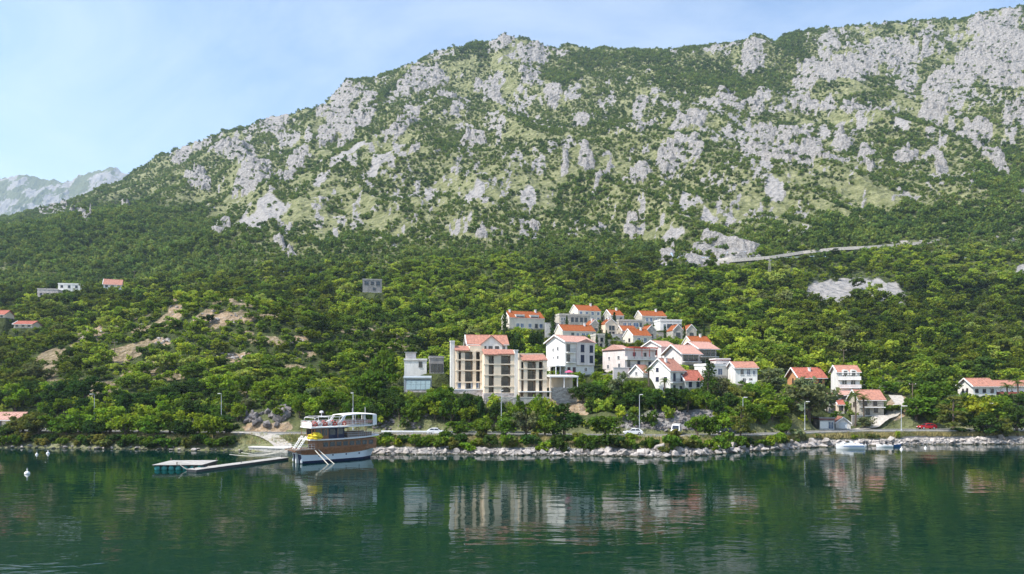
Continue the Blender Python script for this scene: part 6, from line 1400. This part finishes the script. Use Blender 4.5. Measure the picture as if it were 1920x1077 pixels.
# ------------------------------------------------------------------ woodland: nearest trees are single things, the rest is one mass
OCC = np.array(OCC)
def scatter(cell, y0, y1, seed, jit=0.85):
    g = np.random.default_rng(seed); xs = np.arange(-y1*0.95, y1*0.95, cell); ys = np.arange(y0, y1, cell)
    X, Y = np.meshgrid(xs, ys); X = X+(g.random(X.shape)-0.5)*cell*jit; Y = Y+(g.random(Y.shape)-0.5)*cell*jit
    m = np.abs(X) < Y*0.86+8; return X[m], Y[m], g
X, Y, g = scatter(3.9, 164, 440, 3)
Z, rk, sc_, so_ = terrain(X, Y); px = CX+F*X/Y; py = HY-(Z-CZ)*F/Y
keep = Y > np.interp(px, PX, road_Y)+6.0
keep &= rk < 0.55; keep &= ~((sc_ > 0.25)); keep &= g.random(len(X)) > so_*0.93
keep &= g.random(len(X)) < np.where(Y < 300, 0.86, 0.92)
R = (1.5+2.9*g.random(len(X))**2.0)*np.where(Y < 300, 1.0, 1.0); R[(Y > 390)] *= 0.85
Ht = R*(1.35+0.9*g.random(len(X))**1.3)
nearhill = (px < 760) & (Y < 300) & (py < 745)
gap = fbm(X/9.0+5, Y/9.0, 3); keep &= ~(nearhill & (gap < 0.40)); keep &= ~((gap < 0.33) & (Y < 420))
Ht[nearhill] *= 0.75; R[nearhill] *= 0.85
spc = fbm(X/38.0+70, Y/38.0, 3)
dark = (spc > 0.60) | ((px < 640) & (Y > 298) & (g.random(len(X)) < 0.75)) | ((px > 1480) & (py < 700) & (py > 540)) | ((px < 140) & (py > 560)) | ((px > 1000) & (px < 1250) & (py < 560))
tops = py-Ht*F/Y
for h in HS.values():
    c, s = math.cos(h['yaw']), math.sin(h['yaw']); dx = X-h['C'].x; dy = Y-h['C'].y; lx = dx*c+dy*s; ly = -dx*s+dy*c
    keep &= ~((lx > -R*0.8-0.3) & (lx < h['w']+R*0.8+0.3) & (ly > -R-0.8) & (ly < h['d']+R*0.6))
    vis = 0.80 if h['Y'] < 290 else (0.5 if h['pyt'] < 575 else 0.25)
    lim = h['pyt']+(h['pyb']-h['pyt'])*vis
    rp_ = R*F/Y
    front = (Y < h['C'].y+3) & (px > h['px0']-rp_*0.7) & (px < h['px1']+rp_*0.7) & (tops < lim) & (py > h['pyt'])
    # lower the tree so the house stays in sight, or leave it out
    newH = (py-lim)*Y/F; low_ = front & (newH > 1.6); f2 = np.where(low_, np.clip(newH/np.maximum(Ht, 0.1), 0, 1), 1); Ht = Ht*f2; R = R*np.maximum(f2, 0.55); keep &= ~(front & ~low_); tops = py-Ht*F/Y
for (ox, oy, orr) in OCC: keep &= (X-ox)**2+(Y-oy)**2 > (orr*0.6+R*0.45)**2
for (ax, ay, bx, by, wd) in ((1236, 503, 1440, 486, 7), (1440, 486, 1760, 452, 7)):
    tpar = np.clip((px-ax)/(bx-ax), 0, 1); dl = py-(ay+(by-ay)*tpar); keep &= ~((px > ax) & (px < bx) & (dl > -4) & (dl < 9) & (Y > 340))
drv = [(1590,172),(1630,175),(1664,179),(1692,186),(1678,197)]
for a, b in zip(drv[:-1], drv[1:]):
    for k in range(7):
        qx = a[0]+(b[0]-a[0])*k/6; qy = a[1]+(b[1]-a[1])*k/6; keep &= ((X-(qx-CX)/F*qy)**2+(Y-qy)**2 > (2.0+R*0.7)**2)
X, Y, Z, R, Ht, px, py, dark = [a[keep] for a in (X, Y, Z, R, Ht, px, py, dark)]
vis_ = (px > -20) & (px < 1940)
order = np.argsort(np.where(vis_, Y, 1e9)-R*2); NB = 205; ind = set(order[:NB].tolist())
zones = [(250, 'leafy tree on the wooded bank above the shore road at far left'), (450, 'leafy tree on the wooded bank above the left row of shore trees'), (620, 'leafy tree on the bank above the boulders and the tour boat'), (760, 'leafy tree on the steep bank between the tour boat and the tilted panels'), (960, 'leafy tree on the bank below the cream apartment blocks'), (1150, 'leafy tree on the bank below the carport'), (1300, 'leafy tree on the bank below the navy shuttered gable house'), (1480, 'leafy tree on the bank between gable house and the biggest round tree'), (1700, 'leafy tree on the slope around the houses by the gravel drive'), (2000, 'leafy tree on the slope behind the red car')]
pal = ['m', 'l', 'd', 'm', 'l', 'l', 'g', 'm']
for i in order[:NB]:
    lab = next(l_ for (lim, l_) in zones if px[i] < lim)
    ck = 'd' if (dark[i] and rv.random() < 0.7) else pal[rv.randrange(8)]; gl = lab.replace('leafy tree', 'trees')
    lab = lab.replace('leafy', ('tall' if Ht[i] > 4.4 else 'low' if Ht[i] < 3.0 else 'middling')+' '+cn_[ck])
    tree((X[i], Y[i], Z[i]-0.1), float(R[i]), float(Ht[i]), ck, lab, gl)
def instancer(name, X, Y, Z, sx, sz, idx, protos, label=None):
    n = len(X); me = bpy.data.meshes.new(name); me.vertices.add(n); me.vertices.foreach_set('co', np.stack([X, Y, Z], 1).astype(np.float32).ravel())
    a = me.attributes.new('scl', 'FLOAT_VECTOR', 'POINT'); a.data.foreach_set('vector', np.stack([sx, sx, sz], 1).astype(np.float32).ravel())
    a = me.attributes.new('rotz', 'FLOAT_VECTOR', 'POINT'); rz = np.zeros((n, 3)); rz[:, 2] = np.random.default_rng(2).random(n)*6.28; a.data.foreach_set('vector', rz.astype(np.float32).ravel())
    a = me.attributes.new('pick', 'INT', 'POINT'); a.data.foreach_set('value', idx.astype(np.int32))
    o = link(name, me); tag(o, label, None, None, 'stuff')
    col = bpy.data.collections.new(name+'_kinds')
    for k, m_ in enumerate(protos): po = bpy.data.objects.new('%s_kind_%02d' % (name, k), m_); col.objects.link(po)
    ng = bpy.data.node_groups.new(name, 'GeometryNodeTree'); ng.interface.new_socket('Geometry', in_out='INPUT', socket_type='NodeSocketGeometry'); ng.interface.new_socket('Geometry', in_out='OUTPUT', socket_type='NodeSocketGeometry')
    N = ng.nodes; L = ng.links; gi = N.new('NodeGroupInput'); go = N.new('NodeGroupOutput'); ci = N.new('GeometryNodeCollectionInfo'); ci.inputs['Collection'].default_value = col; ci.inputs['Separate Children'].default_value = True; ci.inputs['Reset Children'].default_value = True
    ip = N.new('GeometryNodeInstanceOnPoints'); ip.inputs['Pick Instance'].default_value = True
    def na(nm, ty): t = N.new('GeometryNodeInputNamedAttribute'); t.data_type = ty; t.inputs['Name'].default_value = nm; return t.outputs['Attribute']
    L.new(gi.outputs[0], ip.inputs['Points']); L.new(ci.outputs[0], ip.inputs['Instance']); L.new(na('pick', 'INT'), ip.inputs['Instance Index']); L.new(na('scl', 'FLOAT_VECTOR'), ip.inputs['Scale'])
    er = N.new('FunctionNodeEulerToRotation'); L.new(na('rotz', 'FLOAT_VECTOR'), er.inputs[0]); L.new(er.outputs[0], ip.inputs['Rotation'])
    L.new(ip.outputs[0], go.inputs[0]); md = o.modifiers.new('scatter', 'NODES'); md.node_group = ng; return o
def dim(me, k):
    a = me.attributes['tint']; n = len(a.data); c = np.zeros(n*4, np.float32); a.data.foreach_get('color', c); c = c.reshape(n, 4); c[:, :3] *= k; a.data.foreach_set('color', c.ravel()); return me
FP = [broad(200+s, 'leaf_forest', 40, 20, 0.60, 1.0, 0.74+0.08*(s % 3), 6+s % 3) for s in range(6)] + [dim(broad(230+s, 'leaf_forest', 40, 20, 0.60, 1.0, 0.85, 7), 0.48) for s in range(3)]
rest = np.array([i for i in range(len(X)) if i not in ind]); g = np.random.default_rng(8)
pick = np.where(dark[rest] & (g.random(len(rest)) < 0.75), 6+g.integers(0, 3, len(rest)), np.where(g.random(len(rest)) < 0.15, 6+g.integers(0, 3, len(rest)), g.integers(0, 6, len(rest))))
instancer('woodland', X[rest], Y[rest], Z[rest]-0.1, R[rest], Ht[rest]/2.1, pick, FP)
# low undergrowth that hides bare soil under the trees
SB = [leaves_mesh('scrub', crown_clumps(300+s, 1.0, 0.75, 0.55, 16, 5, 0.3), np.full(16, 0.32), 0.33, 300+s, 'leaf_scrub', per=8) for s in range(6)]
Xs, Ys, g = scatter(2.9, 158, 440, 12); Zs, rk, sc_, so_ = terrain(Xs, Ys); pxs = CX+F*Xs/Ys; pys = HY-(Zs-CZ)*F/Ys
k = (Ys > np.interp(pxs, PX, road_Y)+5.4) & (rk < 0.6) & (sc_ < 0.3) & (g.random(len(Xs)) > so_*0.96) & (g.random(len(Xs)) < 0.75) & ((fbm(Xs/9.0+5, Ys/9.0, 3) > 0.36) | (Ys > 300) | (g.random(len(Xs)) < 0.25))
Rs = (0.7+0.8*g.random(len(Xs)))*(1+0.75*(1-sstep(14, 24, Ys-np.interp(pxs, PX, road_Y))))
for h in HS.values():
    c, s = math.cos(h['yaw']), math.sin(h['yaw']); dx = Xs-h['C'].x; dy = Ys-h['C'].y; lx = dx*c+dy*s; ly = -dx*s+dy*c
    k &= ~((lx > -1.2) & (lx < h['w']+1.2) & (ly > -2.0) & (ly < h['d']+0.8))
for a, b in zip(drv[:-1], drv[1:]):
    for q in range(7):
        qx = a[0]+(b[0]-a[0])*q/6; qy = a[1]+(b[1]-a[1])*q/6; k &= ((Xs-(qx-CX)/F*qy)**2+(Ys-qy)**2 > 2.9**2)
k &= ~((pxs > 430) & (pxs < 560) & (Ys < np.interp(pxs, PX, road_Y)+11))
instancer('undergrowth', Xs[k], Ys[k], Zs[k]-0.05, Rs[k], Rs[k]*1.1, g.integers(0, 6, k.sum()), [leaves_mesh('scrub', crown_clumps(320+s, 1.0, 0.75, 0.55, 16, 5, 0.3), np.full(16, 0.32), 0.33, 320+s, 'leaf_forest', per=10) for s in range(4)] + SB[:2])
# scrub on the mountain
Xs, Ys, g = scatter(3.3, 425, 1125, 15); Zs, rk, sc_, so_ = terrain(Xs, Ys); pxs = CX+F*Xs/Ys; pys = HY-(Zs-CZ)*F/Ys
cl = fbm(Xs/21.0, Ys/26.0, 4, 0.6); cl2 = fbm(Xs/70.0+9, Ys/90.0, 3); prob = sstep(0.36, 0.56, cl*0.62+cl2*0.38)*0.93+0.07
prob = np.maximum(prob, ell(pxs, pys, DENSE)*0.95); prob = np.maximum(prob, (1-sstep(455, 520, Ys))*0.95); prob *= np.where(rk > 0.5, 0.20, 1)*np.where(sc_ > 0.4, 0.06, 1)
prob = np.where(Ys > 1085, np.maximum(prob, 0.5*(rk < 0.5)), prob)
for (ax, ay, bx, by) in ((1236, 503, 1440, 486), (1440, 486, 1760, 452)):
    dl = pys-(ay+(by-ay)*np.clip((pxs-ax)/(bx-ax), 0, 1)); prob = np.where((pxs > ax) & (pxs < bx) & (dl > -3) & (dl < 6), 0, prob)
k = g.random(len(Xs)) < prob; dens = ell(pxs, pys, DENSE)
Rs = (1.2+2.0*g.random(len(Xs))**2.0)*(1+0.35*dens)*np.where(Ys < 520, 1.15, 1.0)
instancer('mountain_scrub', Xs[k], Ys[k], Zs[k]-0.25, Rs[k], Rs[k]*(0.95+0.3*g.random(k.sum())), g.integers(0, 6, k.sum()), SB)
# dry grass on the sea bank
gm = []
for s in range(4):
    gg = np.random.default_rng(500+s); b = MB()
    for _ in range(16):
        a = gg.random()*6.28; x0, y0 = gg.normal()*0.22, gg.normal()*0.22; L = 0.35+0.35*gg.random(); b.add([(x0-0.03*math.sin(a), y0+0.03*math.cos(a), 0), (x0+0.03*math.sin(a), y0-0.03*math.cos(a), 0), (x0+math.cos(a)*L*0.5, y0+math.sin(a)*L*0.5, L)], [(0, 1, 2)])
    gm.append(b.mesh('tuft', pmat('dry_grass_%d' % s, [(0.40,0.33,0.14), (0.34,0.30,0.12), (0.22,0.25,0.07), (0.46,0.38,0.20)][s], 0.9, 0.15, 0.6)))
n = 9000; g = np.random.default_rng(21); pxs = g.uniform(-10, 1930, n); Ys = np.interp(pxs, PX, road_Y)-4.6-g.random(n)**1.2*np.maximum(0.5, np.interp(pxs, PX, road_Y)-np.interp(pxs, PX, shore_Y)-8.2)
k = ~((pxs > 436) & (pxs < 545) & (g.random(n) < 0.8)); pxs, Ys = pxs[k], Ys[k]; Xs = (pxs-CX)/F*Ys; Zs = terrain(Xs, Ys)[0]; sc2 = 0.6+0.8*g.random(len(Xs))
instancer('dry_grass', Xs, Ys, Zs-0.03, sc2, sc2, np.where(fbm(Xs/6.0, Ys/6.0, 2) > 0.5, g.integers(0, 2, len(Xs)), 2+g.integers(0, 2, len(Xs))), gm)
# ------------------------------------------------------------------ air
m, n, l = new_mat('thin_haze'); out = n.new('ShaderNodeOutputMaterial'); pv = n.new('ShaderNodeVolumePrincipled')
pv.inputs['Color'].default_value = (0.62, 0.80, 1.0, 1); pv.inputs['Density'].default_value = 0.00010; pv.inputs['Anisotropy'].default_value = 0.2
l.new(pv.outputs[0], out.inputs['Volume'])
tag(MB().box(-4200, 3600, -260, 4600, -9, 1560).build('haze', m), 'thin blue haze over the bay and the mountains', None, None, 'stuff')
